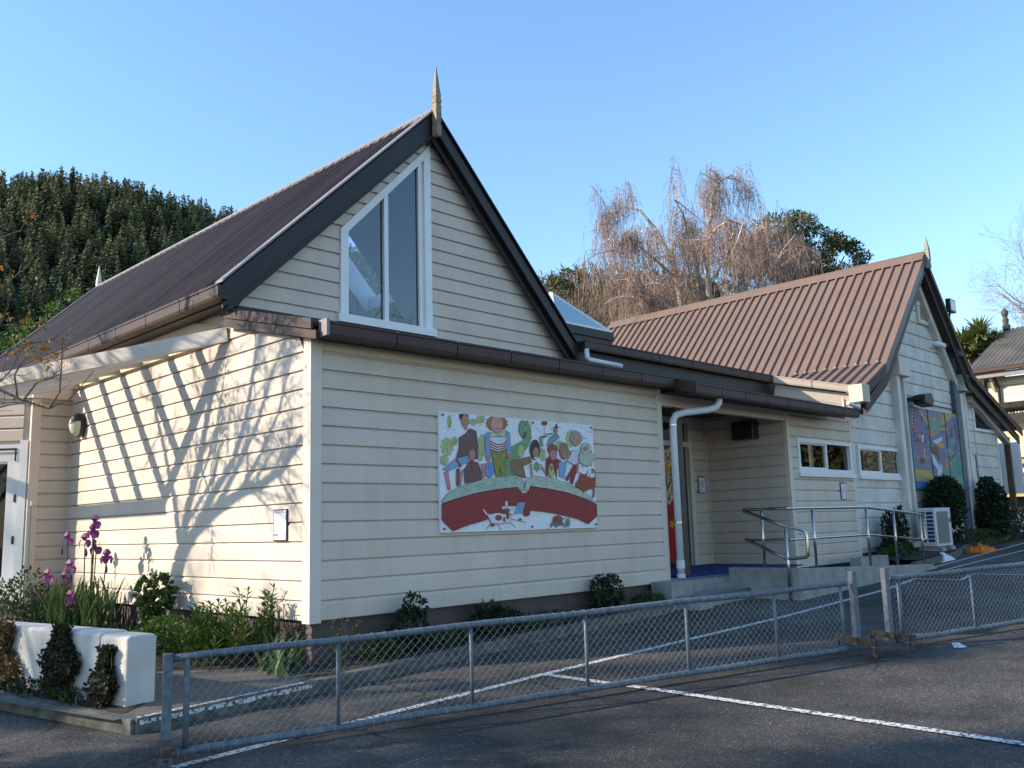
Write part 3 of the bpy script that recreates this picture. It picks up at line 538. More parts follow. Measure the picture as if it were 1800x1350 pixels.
for k in range(9): y=-.1+k*.205; t.lathe([(.02,0),(.03,.02),(.012,.05)],(KXL+.01,y,KZ+.05),5)
t.build('sealant','conc',B2)
def bb(parent,pts,y,dep,th,m,name='barge_board'):
    for (x0,z0),(x1,z1) in zip(pts[:-1],pts[1:]): barge(parent,x0,z0,x1,z1,y,dep,th,m,name)
bb(B2,[(HX,HZ+.02),(KXL-.02,KZ+.02)],-.27,.20,.03,'roof_brown'); bb(B2,[(KXL-.02,KZ+.02),(11.02,2.985)],-.27,.20,.03,'gutter')
bb(B2,[(HX,HZ-.18),(KXL+.06,KZ-.17),(11.15,2.75)],-.22,.22,.3,'gutter','barge_lining')
bb(B2,[(HX,HZ+.02),(16.62,3.83),(19.85,2.70)],-.27,.14,.03,'gutter'); bb(B2,[(HX,HZ-.13),(16.56,3.69),(19.80,2.57)],-.20,.20,.03,'barge','barge_board')
bb(B2,[(HX-.02,HZ-.34),(16.40,3.62)],-.05,.22,.14,'cream_old','barge_lining'); bb(B2,[(17.2,3.36),(19.5,2.50)],-.06,.14,.14,'cream_old','barge_lining')
t=MB(); t.box(10.86,11.16,-.30,-.05,2.72,3.03); t.build('gutter_box','beige',B2,bevel=.005)
gutter(B2,(10.42,1.12,3.175),(10.98,-.06,2.90),.6,.13,.10,(-.9,-.42,0),'beige')
t=MB(); t.beam((10.46,1.13,3.06),(11.0,-.04,2.78),.03,.2); t.beam((10.47,1.13,2.86),(11.01,-.04,2.6),.03,.18); t.build('eave_fascia','beige',B2)
pipe(B2,[(10.98,-.16,2.73),(10.98,-.16,2.66),(10.95,-.17,2.625),(10.88,-.20,2.62),(10.0,-.42,2.60)],.036,'pvc',10)
finial(B2,HX+.03,-.30,HZ-.12,.58,.10,'conc')
# square-section casings, rainwater heads and duct on the gable
for q,m in (((13.02,13.17,-.06,.10,.25,3.60),'cream_old'),((13.36,13.44,-.05,.10,.25,3.42),'cream_old'),((16.22,16.44,-.03,.10,.2,4.3),'galv'),((16.46,16.62,-.05,.10,.2,3.35),'cream_old'),((16.72,16.82,-.04,.10,.2,3.4),'cream_old')):
    t=MB(); t.box(*q); t.build('casing',m,B2,bevel=.004)
for x0,x1 in ((13.0,13.55),(16.55,17.15)): t=MB(); t.box(x0,x1,-.14,.09,3.42,3.78); t.build('rainwater_head','trim',B2,bevel=.01)
t=MB(); t.tube([(13.62,.02,2.98),(16.2,.02,2.98)],.012,6); t.tube([(16.2,.02,4.3),(16.19,.02,.3)],.014,6); t.tube([(15.6,.02,.82),(16.15,.02,.82)],.012,6); t.build('cable_conduit','galv_post',B2)
# lower end with raked window
t=MB(); t.prism([(17.45,.1),(18.95,.1),(18.95,2.70),(18.95,2.62),(17.5,2.60),(17.45,2.60)],lambda u,v,t:(u,t,v),HY+.002,HY+.09); t.prism([(17.2,.1),(17.5,.1),(17.5,3.4),(17.2,3.5)],lambda u,v,t:(u,t,v),HY+.004,HY+.088); ew=t.build('end_wall','cream_old',B2)
boards(ew,(0,HY),(1,0),(0,-1),.19,.265,9,lambda a,b:[(17.50,18.90)],'cream_old',old=True,zmax=2.55)
t=MB(); t.box(18.88,19.02,.06,.16,.1,2.75); t.build('corner_trim','cream_old',ew)
b=MB()
def rb_(pts): b.prism(pts,lambda u,v,t:(u,t,v),HY-.06,HY+.03)
rb_([(17.46,2.60),(19.12,2.60),(19.12,2.66),(17.46,2.66)]); rb_([(17.46,2.66),(17.53,2.66),(17.53,3.36),(17.46,3.40)]); rb_([(19.05,2.66),(19.12,2.66),(19.12,2.86),(19.05,2.88)]); rb_([(17.53,3.30),(19.05,2.82),(19.05,2.89),(17.53,3.37)])
rwin=b.build('raked_window','white',B2)
t=MB(); t.face([(17.53,HY,2.66),(19.05,HY,2.66),(19.05,HY,2.85),(17.53,HY,3.33)]); t.build('pane','glass',rwin)
t=MB(); t.box(17.5,19.1,.9,.95,2.4,3.3); t.build('room_lining','dark_in',rwin)
t=MB(); t.box(19.62,19.74,.0,.12,.1,2.55); t.build('verandah_post','wood_brown',B2)
t=MB(); t.box(20.8,20.86,.1,3,1.2,2.5); t.build('verandah_window','white',B2)
# ================================================================== PAVILION at the far right
B3=thing('pavilion',(32,3,0),'cream pavilion with grey corrugated hip roof and turned finial, beyond the hall','building')
t=MB(); X3=30.2
t.box(X3,X3+.1,-6,3.45,4.40,5.45); pwl=t.build('wall','cream_y',B3)
boards(pwl,(X3,0),(0,1),(-1,0),4.55,.30,3,lambda a,b:[(-6,3.15)],'cream')
for q in ((X3-.04,X3,3.1,3.48,4.42,5.3),): t=MB(); t.box(*q); t.build('corner_post','cream_y',pwl)
t=MB(); t.beam((X3-.05,-6,5.22),(X3-.05,3.4,5.22),.1,.13); t.build('rail','cream_y',pwl)
for y in (3.28,): 
    t=MB(); t.beam((X3-.08,y,5.0),(X3-.55,y,5.62),.09,.09); t.build('eave_bracket','cream_y',B3); t=MB(); t.tube([(X3-.5,y-.15,5.72),(X3-.45,y-.15,5.4),(X3-.12,y-.15,5.1),(X3-.1,y-.15,4.5)],.05,8); t.build('downpipe','barge',B3)
rp=corr((X3-.65,-7,5.84),(X3-.65,4.0,5.72),(33.6,-7,8.0),(33.6,3.7,7.75),10.7,.16,.025,5,1,(-.5,0,.85)).build('roof',mat('grey_brown_corrugated',(.13,.115,.10),.7,scale=1.2,col2=(.07,.062,.055)),B3,smooth=True)
t=MB(); t.face([(X3-.65,4.0,5.72),(36,4.6,5.72),(33.6,3.7,7.75)]); t.build('roof_slope',K['roof_dark'],B3)
gutter(B3,(X3-.62,-7,5.62),(X3-.62,4.02,5.60),3.0,.15,.12,(-1,0,0)); t=MB(); t.box(X3-.6,X3-.5,-7,3.95,5.42,5.6); t.build('fascia','flash',B3)
t=MB(); t.lathe([(.15,0),(.15,.15),(.10,.2),(.12,.4),(.07,.48),(.13,.62),(.13,.72),(.05,.82),(.01,.88)],(33.5,3.6,7.72),10); t.build('finial','galv_post',B3)
t=MB(); t.box(X3-1.4,X3+.2,-6,3.9,4.22,4.40); t.build('verandah_roof','roof_dark',B3)
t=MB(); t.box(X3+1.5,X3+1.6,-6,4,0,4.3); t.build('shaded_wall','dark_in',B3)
t=MB(); t.box(X3-.2,X3,-6,3.9,2.6,3.74); t.build('balcony_panel','cream_y',B3)
for z,mm in ((2.35,'yellow'),(2.05,'white'),(1.25,'yellow')): t=MB(); t.box(X3-.9,X3-.8,-6,3.9,z,z+(.14 if z>1.5 else .38)); t.build('handrail',mm,B3)
t=MB(); t.box(X3-.3,X3-.1,-6,3.9,.2,2.0); t.build('lower_wall','barge',B3)
# ================================================================== STEPS AND RAMP
t=MB(); t.box(5.30,6.36,-.20,1.5,-.5,.045); t.box(6.36,8.6,-.02,1.5,-.5,.045); st_=struct('entrance_steps',t,'conc','concrete entrance steps and porch floor')
t=MB(); t.box(4.98,6.36,-.52,-.205,-.5,-.13); struct('step',t,'conc',None,st_,False,.006)
t=MB(); t.box(4.85,5.29,-.34,-.03,-.5,.03); struct('step_cheek',t,'conc',None,st_,False,.006)
t=MB(); t.box(5.30,6.36,-.207,-.185,.02,.050); t.box(4.98,6.36,-.527,-.505,-.155,-.125); struct('nosing',t,'galv',None,st_)
t=MB(); t.prism([(-.15,.047),(1.45,.047),(1.45,.062),(-.15,.062)],lambda u,v,q:(q,u,v),5.45,8.55); tag(t.build('door_mat','mat_blue'),'bright blue carpet mat on the porch floor','mat')
t=MB(); rampz=lambda x:.045-(x-6.36)*.053
t.prism([(6.36,.045),(8.6,rampz(8.6)),(10.9,rampz(10.9)),(10.9,-.5),(6.36,-.5)],lambda u,v,q:(u,q,v),-1.10,-.02)
ra=struct('ramp',t,'conc','concrete wheelchair ramp below the side window')
t=MB(); t.prism([(6.37,.13),(8.6,.045),(10.75,-.03),(10.95,-.09),(10.95,-.5),(6.37,-.5)],lambda u,v,q:(u,q,v),-1.22,-1.09); t.prism([(-1.09,.13),(-.2,.13),(-.2,-.5),(-1.09,-.5)],lambda u,v,q:(q,u,v),6.37,6.48); struct('ramp_kerb',t,'conc',None,ra,False,.01)
t=MB(); t.box(9.55,10.6,-.60,-.42,-.3,.12); struct('concrete_edging',t,'conc','short concrete edging block beside the ramp',None,False,.01)
t=MB(); t.box(5.02,5.30,-.62,-.40,-.5,-.23); tag(t.build('concrete_block','conc',bevel=.015),'small pale concrete block at the foot of the steps','block')
def rail(parent,name,pts,r=.021):
    P=[Vector(p) for p in pts]; out=[P[0]]
    for i in range(1,len(P)-1):                       # round the corners
        a,b,c=P[i-1],P[i],P[i+1]; k=min(.07,(a-b).length*.45,(c-b).length*.45); p=b+(a-b).normalized()*k; q=b+(c-b).normalized()*k
        out+=[p,p.lerp(b,.6).lerp(q.lerp(b,.6),.25),p.lerp(b,.6).lerp(q.lerp(b,.6),.75),q]
    out.append(P[-1]); b=MB(); b.tube(out,r,10); return b.build(name,'steel',parent,smooth=True)
H=thing('handrail',(8.6,-1.16,0),'long stainless steel handrail along the ramp','handrail')
rail(H,'top_rail',[(6.42,-.45,.885),(6.42,-1.16,.885),(8.65,-1.16,.885),(10.72,-1.16,.755),(10.75,-1.16,.35),(10.55,-1.16,.365)])
rail(H,'lower_rail',[(6.42,-.45,.49),(6.42,-1.16,.49),(8.65,-1.16,.49),(10.56,-1.16,.365)],.017)
for x,z0,z1 in ((6.97,.10,.87),(8.62,.05,.87),(9.58,.0,.815),(10.6,-.05,.75)): rail(H,'post',[(x,-1.16,z0),(x,-1.16,z1)],.018)
rail(H,'post',[(6.42,-.72,.12),(6.42,-.72,.87)],.018)
H2=thing('handrail',(6.34,-1,0),'short looped stainless handrail going down the entrance steps','handrail')
rail(H2,'looped_rail',[(6.33,-.50,.875),(6.33,-1.08,.66),(6.33,-1.38,.60),(6.33,-1.38,.27),(6.33,-1.08,.25),(6.33,-.52,.50)])
rail(H2,'post',[(6.33,-1.10,gz(6.3,-1.2)-.05),(6.33,-1.10,.66)],.02)
# ================================================================== MURALS, SIGNS AND FITTINGS
def homog(src,dst):
    A=[];B=[]
    for (x,y),(u,v) in zip(src,dst): A+=[[x,y,1,0,0,0,-u*x,-u*y],[0,0,0,x,y,1,-v*x,-v*y]]; B+=[u,v]
    h=np.linalg.solve(np.array(A,float),np.array(B,float)); return lambda x,y:((h[0]*x+h[1]*y+h[2])/(h[6]*x+h[7]*y+1),(h[3]*x+h[4]*y+h[5])/(h[6]*x+h[7]*y+1))
class Art:
    def __init__(s,f3,H): s.mb=MB(); s.m=[]; s.ix={}; s.f3=f3; s.H=H; s.k=0; s.outline=True
    def col(s,c):
        if c not in s.ix: s.ix[c]=len(s.m); s.m.append(mat('paint',c,.55,var=.13,scale=14,spec=.3))
        s.mb.cur=s.ix[c]
    def poly(s,c,pts,inc=1,line=True):
        s.col(c); s.k+=inc; s.mb.face([s.f3(*[min(max(a,lo),hi) for a,(lo,hi) in zip(s.H(x,y),s.lim)],s.k*.00003) for x,y in pts])
        if line and s.outline and len(pts)>4:
            s.k+=.5
            for i in range(len(pts)):
                (x0,y0),(x1,y1)=pts[i],pts[(i+1)%len(pts)]; L=math.hypot(x1-x0,y1-y0) or 1; w=rnd(.7,2.0); a,b=-(y1-y0)/L*w,(x1-x0)/L*w; s.poly((.055,.05,.05),[(x0+a,y0+b),(x1+a,y1+b),(x1-a,y1-b),(x0-a,y0-b)],.001,False)
    def ell(s,c,cx,cy,rx,ry,n=14,jag=0): s.poly(c,[(cx+rx*(1+(jag if i%2 else -jag))*math.cos(6.2832*i/n),cy+ry*(1+(jag if i%2 else -jag))*math.sin(6.2832*i/n)) for i in range(n)])
    def stroke(s,c,pts,w):
        for (x0,y0),(x1,y1) in zip(pts[:-1],pts[1:]):
            L=math.hypot(x1-x0,y1-y0) or 1; a,b=-(y1-y0)/L*w,(x1-x0)/L*w; s.poly(c,[(x0+a,y0+b),(x1+a,y1+b),(x1-a,y1-b),(x0-a,y0-b)])
MU=thing('mural_board',(2.64,-.03,.715),'white panel mural of storybook people, dragon and animals above a huge red open book','mural')
MX0,MX1,MZ0,MZ1=1.44,3.835,.715,1.915
t=MB(); t.box(MX0,MX1,-.055,-.022,MZ0,MZ1); t.build('panel',flat('mural_white',(.74,.74,.76)),MU,bevel=.003)
A=Art(lambda u,v,k:(MX0+u,-.0565-k,MZ1-v),homog([(137,135),(1665,270),(1698,1280),(148,1325)],[(0,0),(2.395,0),(2.395,1.2),(0,1.2)])); A.lim=((.004,2.391),(.004,1.196))
SK=(.47,.22,.18); BK=(.03,.028,.03); GR=(.33,.42,.16); YG=(.45,.48,.22); BL=(.22,.33,.50); BR=(.16,.085,.075); RD=(.27,.035,.035); RB=(.30,.07,.035); LG=(.17,.30,.15)
for cx,cy,rx,ry in ((215,480,62,90),(292,425,27,42),(240,235,20,62),(475,235,55,26),(552,195,38,52),(560,470,36,110),(540,580,26,40),(1450,400,55,85),(1330,470,40,45),(1160,560,30,60),(185,610,40,50),(1430,560,30,40)):
    A.ell(YG,cx,cy,rx,ry,18,.10); A.stroke(LG,[(cx,cy-ry*.7),(cx+rx*.15,cy+ry*.9)],2.5)
    for q in (-.4,-.1,.2,.5): A.stroke(LG,[(cx,cy+q*ry),(cx+rx*.55,cy+(q-.25)*ry)],1.5); A.stroke(LG,[(cx,cy+q*ry),(cx-rx*.5,cy+(q-.25)*ry)],1.5)
random.seed(3)
for _ in range(46):
    x,y=rnd(170,1640),rnd(170,330)
    A.stroke((.2,.2,.23),[(x,y+x*.06-10),(x+rnd(10,34),y+x*.06-10+rnd(-3,5))],rnd(1,2.2))
for _ in range(26): x,y=rnd(300,1640),rnd(1225,1300); A.stroke((.2,.2,.23),[(x,y),(x+rnd(8,26),y-rnd(-2,3))],1.3)
for _ in range(40): x,y=rnd(1440,1660),rnd(600,940); A.ell((.45,.25,.25),x,y,3,5,6)
A.poly(BR,[(330,390),(395,350),(440,300),(500,330),(515,420),(515,600),(300,600),(330,480)]); A.ell((.05,.03,.03),380,180,44,46); A.ell(SK,392,225,36,60); A.stroke(SK,[(392,270),(405,310)],16); A.ell(BL,418,358,8,13)
A.poly(BL,[(165,700),(290,600),(415,568),(445,625),(350,660),(220,722)]); A.poly(BR,[(380,700),(440,610),(520,640),(548,740),(548,805),(385,842)]); A.poly(SK,[(180,728),(222,720),(247,900),(218,908)]); A.poly(SK,[(335,735),(378,690),(348,860),(312,866)]); A.poly(SK,[(545,650),(580,640),(585,780),(560,800)]); A.poly(BR,[(300,700),(335,690),(330,860),(300,870)]); A.ell(BR,455,545,42,76); A.ell(SK,457,560,32,56); A.stroke(RB,[(300,600),(345,680)],12); A.poly(RD,[(445,620),(470,625),(455,710),(440,690)])
A.poly(LG,[(770,770),(790,620),(850,480),(930,440),(1000,385),(960,395),(922,335),(935,240),(960,215),(975,232),(1010,222),(1040,290),(1046,390),(1010,480),(940,560),(890,640),(872,768)]); A.poly(RD,[(957,398),(972,350),(996,322),(992,370),(966,402)]); A.ell((.25,.38,.2),990,300,18,40); A.ell(YG,940,520,34,60); A.ell(BK,985,268,6,6)
A.ell((.33,.15,.05),705,250,102,78,26,.06); A.ell((.58,.29,.24),705,258,62,82); A.stroke(BK,[(690,225),(694,232)],3); A.stroke(BK,[(722,225),(726,232)],3); A.stroke(RD,[(690,300),(708,306),(724,298)],3); A.stroke(SK,[(706,240),(702,275),(712,276)],2)
A.poly(BL,[(590,350),(635,330),(640,560),(600,572),(585,480)]); A.poly(BL,[(795,320),(835,340),(846,560),(800,572)]); A.poly((.6,.62,.66),[(630,385),(800,385),(802,500),(720,545),(640,512)]); A.poly((.5,.5,.3),[(635,335),(715,352),(795,318),(782,392),(715,372),(640,388)])
for k in range(4): A.stroke(RD,[(632,425+k*26),(700,462+k*24),(760,455+k*22),(800,425+k*24)],6)
A.poly((.27,.25,.05),[(640,512),(720,545),(802,500),(776,775),(742,775),(726,680),(724,775),(694,775)]); A.ell(SK,615,592,22,30); A.ell(SK,828,574,22,26); A.ell((.15,.27,.5),628,705,46,80); star_=[(628+(18 if i%2==0 else 7)*math.sin(i*.6283),690+(22 if i%2==0 else 9)*-math.cos(i*.6283)) for i in range(10)]; A.poly(YG,star_)
A.poly((.24,.15,.08),[(830,620),(1030,575),(1052,632),(962,672),(988,792),(955,780),(862,742),(832,690)]); A.ell((.07,.035,.025),1080,510,50,100); A.ell(SK,1088,540,30,54); A.poly((.62,.64,.66),[(1030,640),(1130,640),(1142,772),(1040,772)]); A.ell(LG,1095,680,34,46,12,.2); A.stroke(SK,[(1040,650),(1050,770)],9); A.stroke(SK,[(1130,650),(1185,740)],9); A.poly((.62,.64,.66),[(1065,585),(1110,585),(1090,615)])
A.poly(RD,[(1190,600),(1230,575),(1300,600),(1338,622),(1328,690),(1294,700),(1294,798),(1272,700),(1208,690),(1204,772),(1188,772)]); A.ell((.33,.07,.045),1255,505,50,48); A.ell(SK,1260,562,36,50); A.ell((.5,.4,.12),1240,715,30,68); A.ell(SK,1240,690,18,24)
A.poly(BL,[(1310,640),(1402,620),(1372,795),(1322,772)]); A.ell((.28,.19,.09),1370,525,46,84); A.ell(SK,1374,545,26,46)
A.poly((.55,.57,.6),[(1400,620),(1450,520),(1510,510),(1524,625),(1470,668)]); A.poly(RD,[(1472,650),(1502,692),(1452,852),(1424,832),(1442,745),(1402,822),(1380,800)]); A.ell((.33,.32,.28),1490,395,60,66,20,.12); A.ell((.55,.25,.2),1492,415,33,62); A.stroke(SK,[(1515,560),(1500,740)],9)
A.ell((.42,.47,.38),1592,590,74,84,22,.12); A.ell((.42,.44,.36),1585,505,50,60,20,.1); A.ell(SK,1585,500,22,24)
A.poly((.2,.26,.32),[(1225,400),(1290,340),(1325,385),(1255,455),(1200,472)]); A.poly(BK,[(1238,300),(1282,292),(1296,248),(1306,292),(1345,296)]); A.ell(SK,1286,322,20,20); A.stroke((.2,.26,.32),[(1255,350),(1185,362)],8); A.ell(RD,1178,245,27,24); A.stroke(BK,[(1178,268),(1172,365)],1.5); A.ell(RD,1165,382,20,9); A.poly(LG,[(1125,390),(1150,370),(1165,480),(1140,478)])
A.poly((.36,.44,.36),[(157,1012),(220,930),(350,860),(550,805),(750,775),(880,762),(935,780),(965,820),(972,905),(945,928),(905,880),(700,897),(480,937),(300,987),(160,1034)]); A.poly((.44,.48,.37),[(972,905),(985,820),(1020,785),(1060,770),(1250,790),(1450,860),(1600,950),(1685,1042),(1560,987),(1400,932),(1200,892),(1030,868),(1010,912)])
for _ in range(26):
    x=rnd(240,1560); y=(905-(x-240)*.20 if x<900 else 800+(x-1060)*.24)+rnd(-20,40); A.stroke((.08,.1,.1),[(x,y),(x+38,y-6 if x<900 else y+10)],2)
A.poly(RD,[(155,1042),(300,987),(480,937),(700,897),(905,877),(915,905),(945,937),(990,932),(1020,907),(1032,872),(1200,892),(1400,932),(1560,987),(1692,1052),(1697,1165),(1605,1242),(1500,1192),(1300,1142),(1150,1117),(1022,1107),(1022,1150),(990,1166),(962,1150),(955,1108),(800,1142),(640,1182),(560,1207),(400,1252),(265,1306),(155,1197)])
A.stroke((.10,.012,.012),[(155,1045),(300,990),(480,940),(700,900),(905,880)],4); A.stroke((.10,.012,.012),[(1032,876),(1200,896),(1400,936),(1560,990),(1692,1055)],4)
A.poly((.62,.63,.66),[(600,1150),(700,1130),(830,1150),(832,1225),(700,1237),(640,1228)]); A.poly((.62,.63,.66),[(770,1060),(850,1065),(960,1062),(935,1122),(850,1152),(800,1122)]); A.ell((.62,.63,.66),790,1042,14,34); A.ell((.62,.63,.66),765,1080,24,14); A.poly((.2,.33,.5),[(905,1030),(972,1028),(950,1132),(858,1138)]); A.stroke((.62,.63,.66),[(640,1165),(590,1140),(562,1095)],7)
for q in ((710,1178,34,28),(765,1195,12,24),(800,1165,16,26),(650,1245,20,16),(800,1105,24,18),(925,1195,16,10)): A.ell(RB,*q)
for q in ([(650,1225),(585,1290)],[(700,1235),(740,1300)],[(830,1225),(880,1270)],[(835,1190),(990,1225)]): A.stroke((.25,.25,.28),q,3)
A.ell(RB,1298,1202,48,46); A.ell((.16,.16,.18),1298,1240,66,18); A.ell(LG,1400,1225,18,44,12,.15)
for q in ([(1240,1225),(1230,1275)],[(1290,1250),(1280,1278)],[(1350,1235),(1372,1276)],[(1330,1195),(1370,1185)]): A.stroke((.16,.16,.18),q,6)
A.poly(RB,[(1512,800),(1560,760),(1640,790),(1680,780),(1676,880),(1560,922),(1502,880),(1478,895),(1475,870)]); A.ell(RB,1552,790,36,40); A.poly(RB,[(1530,770),(1515,725),(1550,755)]); A.poly(RB,[(1575,755),(1605,735),(1585,775)]); A.stroke(RB,[(1672,800),(1682,755),(1668,715),(1640,702)],7); A.stroke(RB,[(1658,870),(1662,940),(1652,985)],9); A.stroke(RB,[(1560,900),(1550,938)],9)
for fx,fy,q in ((392,225,12),(457,560,11),(1088,540,10),(1260,562,12),(1374,545,9),(1492,415,11),(1585,500,8),(1240,690,7),(1286,322,7)):
    A.stroke(BK,[(fx-q,fy-q*.5),(fx-q+3,fy-q*.5+3)],2.2); A.stroke(BK,[(fx+q,fy-q*.5),(fx+q+3,fy-q*.5+3)],2.2); A.stroke((.3,.08,.08),[(fx-q*.6,fy+q*1.5),(fx,fy+q*1.8),(fx+q*.6,fy+q*1.5)],1.6); A.stroke((.33,.14,.11),[(fx,fy-q*.2),(fx-2,fy+q*.8)],1.4)
for (x0,y0,x1,y1,n_) in ((340,400,500,590,16),(395,660,540,830,14),(650,530,790,760,12),(800,480,1010,740,22),(860,620,1030,700,10),(180,1060,880,1180,30),(1060,930,1660,1150,30),(1200,610,1320,680,8)):
    for _ in range(n_): x=rnd(x0,x1); y=rnd(y0,y1); A.stroke((.09,.07,.06),[(x,y),(x+rnd(-6,6),y+rnd(8,22))],.8)
A.mb.build('painting',A.m,MU)
for u,v in ((.04,.03),(1.35,.03),(2.35,.03),(.04,1.16),(1.29,1.165),(2.365,1.16)): t=MB(); t.lathe([(.012,0),(.012,.008)],(0,0,0),8); t.v=[(MX0+u+x,-.066-z,MZ1-v+y) for x,y,z in t.v]; t.build('bolt','black',MU)
# hall mural, three tall panels
M2=thing('mural_board',(15,.02,1.25),'tall colourful mural of sunburst, birds and trees on the hall gable','mural')
H2_=homog([(80,245),(690,345),(762,1112),(190,1222)],[(0,0),(2.82,0),(2.82,1.62),(0,1.62)])
for k in range(3): t=MB(); t.box(13.62+k*.943,13.62+k*.943+.93,.0,.055,1.25,2.87); t.build('panel',flat('mural_blue',(.17,.19,.29)),M2)
A=Art(lambda u,v,k:(13.62+u,-.002-k,2.87-v),H2_); A.lim=((.0,2.82),(.0,1.62)); A.outline=False
PU=(.16,.17,.30); YE=(.45,.33,.10); TE=(.10,.26,.22); TE2=(.14,.31,.25); PK=(.35,.13,.19); BW=(.16,.08,.06); OR=(.42,.22,.12); WH=(.55,.56,.6)
for x0,x1,X0,X1 in ((335,355,195,255),(365,375,290,315),(385,392,340,352),(402,408,380,388),(418,424,410,420),(436,442,445,455),(450,458,478,492),(464,474,520,560),(478,488,570,640)): A.poly(YE,[(x0,470),(x1,470),(X1,300 if X1<300 else 320),(X0,300 if X0<300 else 320)])
A.poly(YE,[(440,500),(470,520),(580,500),(560,480)]); A.poly(YE,[(300,500),(350,520),(350,560),(290,470)])
A.ell(TE2,410,480,56,105); A.ell(YE,400,390,26,18); A.ell(OR,380,560,50,40)
A.poly(BW,[(112,250),(148,255),(170,640),(142,630)]);
for k in range(6): A.poly(WH,[(124,275+k*42),(136,277+k*42),(138,297+k*42),(126,295+k*42)])
A.poly(PU,[(190,300),(235,310),(250,560),(205,570)]); A.poly(PK,[(150,420),(200,410),(212,565),(150,600)]); A.poly(PK,[(240,430),(272,435),(278,545),(250,550)]); A.poly(BW,[(240,365),(262,368),(265,430),(240,430)])
for _ in range(22): A.ell(BW,rnd(150,310),rnd(570,680),rnd(6,16),rnd(8,18),7)
A.ell(OR,225,610,20,30); A.poly(WH,[(248,590),(278,585),(276,660),(258,672)]); A.poly(PK,[(212,680),(262,678),(268,805),(220,808)]); A.poly(BW,[(228,860),(284,850),(282,922),(232,926)]); A.poly(WH,[(278,740),(288,740),(294,850),(284,850)])
for q in ((172,840,30,34,TE),(210,860,26,26,OR),(318,850,26,40,OR),(340,690,30,40,TE),(575,745,48,48,TE2),(660,890,86,110,TE),(560,980,72,95,TE),(700,1050,60,80,TE2),(620,640,40,40,TE2),(690,560,40,150,(.24,.22,.32)),(560,880,40,60,OR)): A.ell(q[4],q[0],q[1],q[2],q[3],14)
for q in ([(560,600),(600,560),(590,500),(640,460)],[(640,660),(660,600),(650,500),(620,380)],[(660,600),(690,520),(670,420)],[(590,500),(560,480)],[(640,660),(640,740)],[(540,590),(560,640)]): A.stroke(BW,q,6)
for _ in range(46): A.ell(random.choice((BW,OR,TE2,WH,PU,TE)),rnd(520,740),rnd(560,1080),rnd(4,12),rnd(6,16),6)
A.poly(YE,[(400,668),(520,650),(516,722),(460,712)]); A.poly(WH,[(388,640),(428,622),(496,588),(498,632),(430,672),(398,664)]); A.poly(BW,[(350,720),(440,700),(470,860),(430,800),(370,780)]); A.poly(WH,[(358,770),(392,800),(470,930),(472,880),(492,905),(494,970),(472,1022),(438,1022),(444,960),(380,880)]); A.poly(TE,[(440,860),(470,890),(470,950)])
A.poly(YE,[(165,990),(370,984),(392,1050),(502,1060),(490,1100),(180,1132)]); A.poly(PU,[(500,1020),(600,1030),(610,1110),(500,1110)]); A.poly((.04,.16,.42),[(177,1132),(402,1108),(520,1100),(520,1180),(190,1222)])
for k in range(8): A.stroke(PU,[(190+k*24,1112),(205+k*24,1062)],4); A.stroke((.1,.28,.5),[(200+k*24,1195),(210+k*24,1150)],4)
A.mb.build('painting',A.m,M2)
for k in (1,2): t=MB(); t.box(13.62+k*.943-.013,13.62+k*.943,-.012,.0,1.25,2.87); t.build('joint','black',M2)
t=MB(); t.box(13.56,13.615,.0,.06,2.05,2.87); t.build('edge_strip','black',M2)
# notices
def notice(label,f3,wd,ht):
    o=thing('notice_sign',f3(0,0,0),label,'sign'); 
    def q(mb,x0,x1,z0,z1,a,b): mb.prism([(x0,z0),(x1,z0),(x1,z1),(x0,z1)],lambda u,v,t:f3(u,v,t),a,b)
    t=MB(); q(t,-wd/2,wd/2,0,ht,.0,.02); t.build('backing',flat('sign_frame',(.05,.05,.09)),o)
    t=MB(); q(t,-wd/2+.012,wd/2-.012,.012,ht-.012,.0201,.0215); t.build('sheet',flat('sign_sheet',(.70,.71,.76)),o)
    t=MB(); random.seed(5)
    for k in range(11):
        z=ht*(.93-k*.055) if k<2 else ht*(.80-k*.045); a=wd*.36*(1 if k<2 else rnd(.55,1)); c=-wd*.36
        while c<a-.01:
            l=rnd(.006,.022); q(t,c,min(c+l,a),z,z+(.014 if k<2 else .006),.0216,.0219); c+=l+.006
    q(t,-wd/2+.012,wd/2-.012,ht*.165,ht*.175,.0216,.0219); q(t,-wd*.45,-wd*.12,ht*.176,ht*.22,.0216,.0219)
    t.build('lettering',flat('sign_ink',(.14,.14,.20)),o)
notice('small white notice on the sunlit side wall near the corner',lambda u,v,t:(-.0215-t,.445-u,.69+v),.225,.285)
notice('small white notice on the wall beside the entrance door',lambda u,v,t:(8.38+u,1.458-t,1.205+v),.21,.285)
notice('small white notice below the sliding window near the ramp',lambda u,v,t:(10.36+u,-.0215-t,1.045+v),.19,.285)
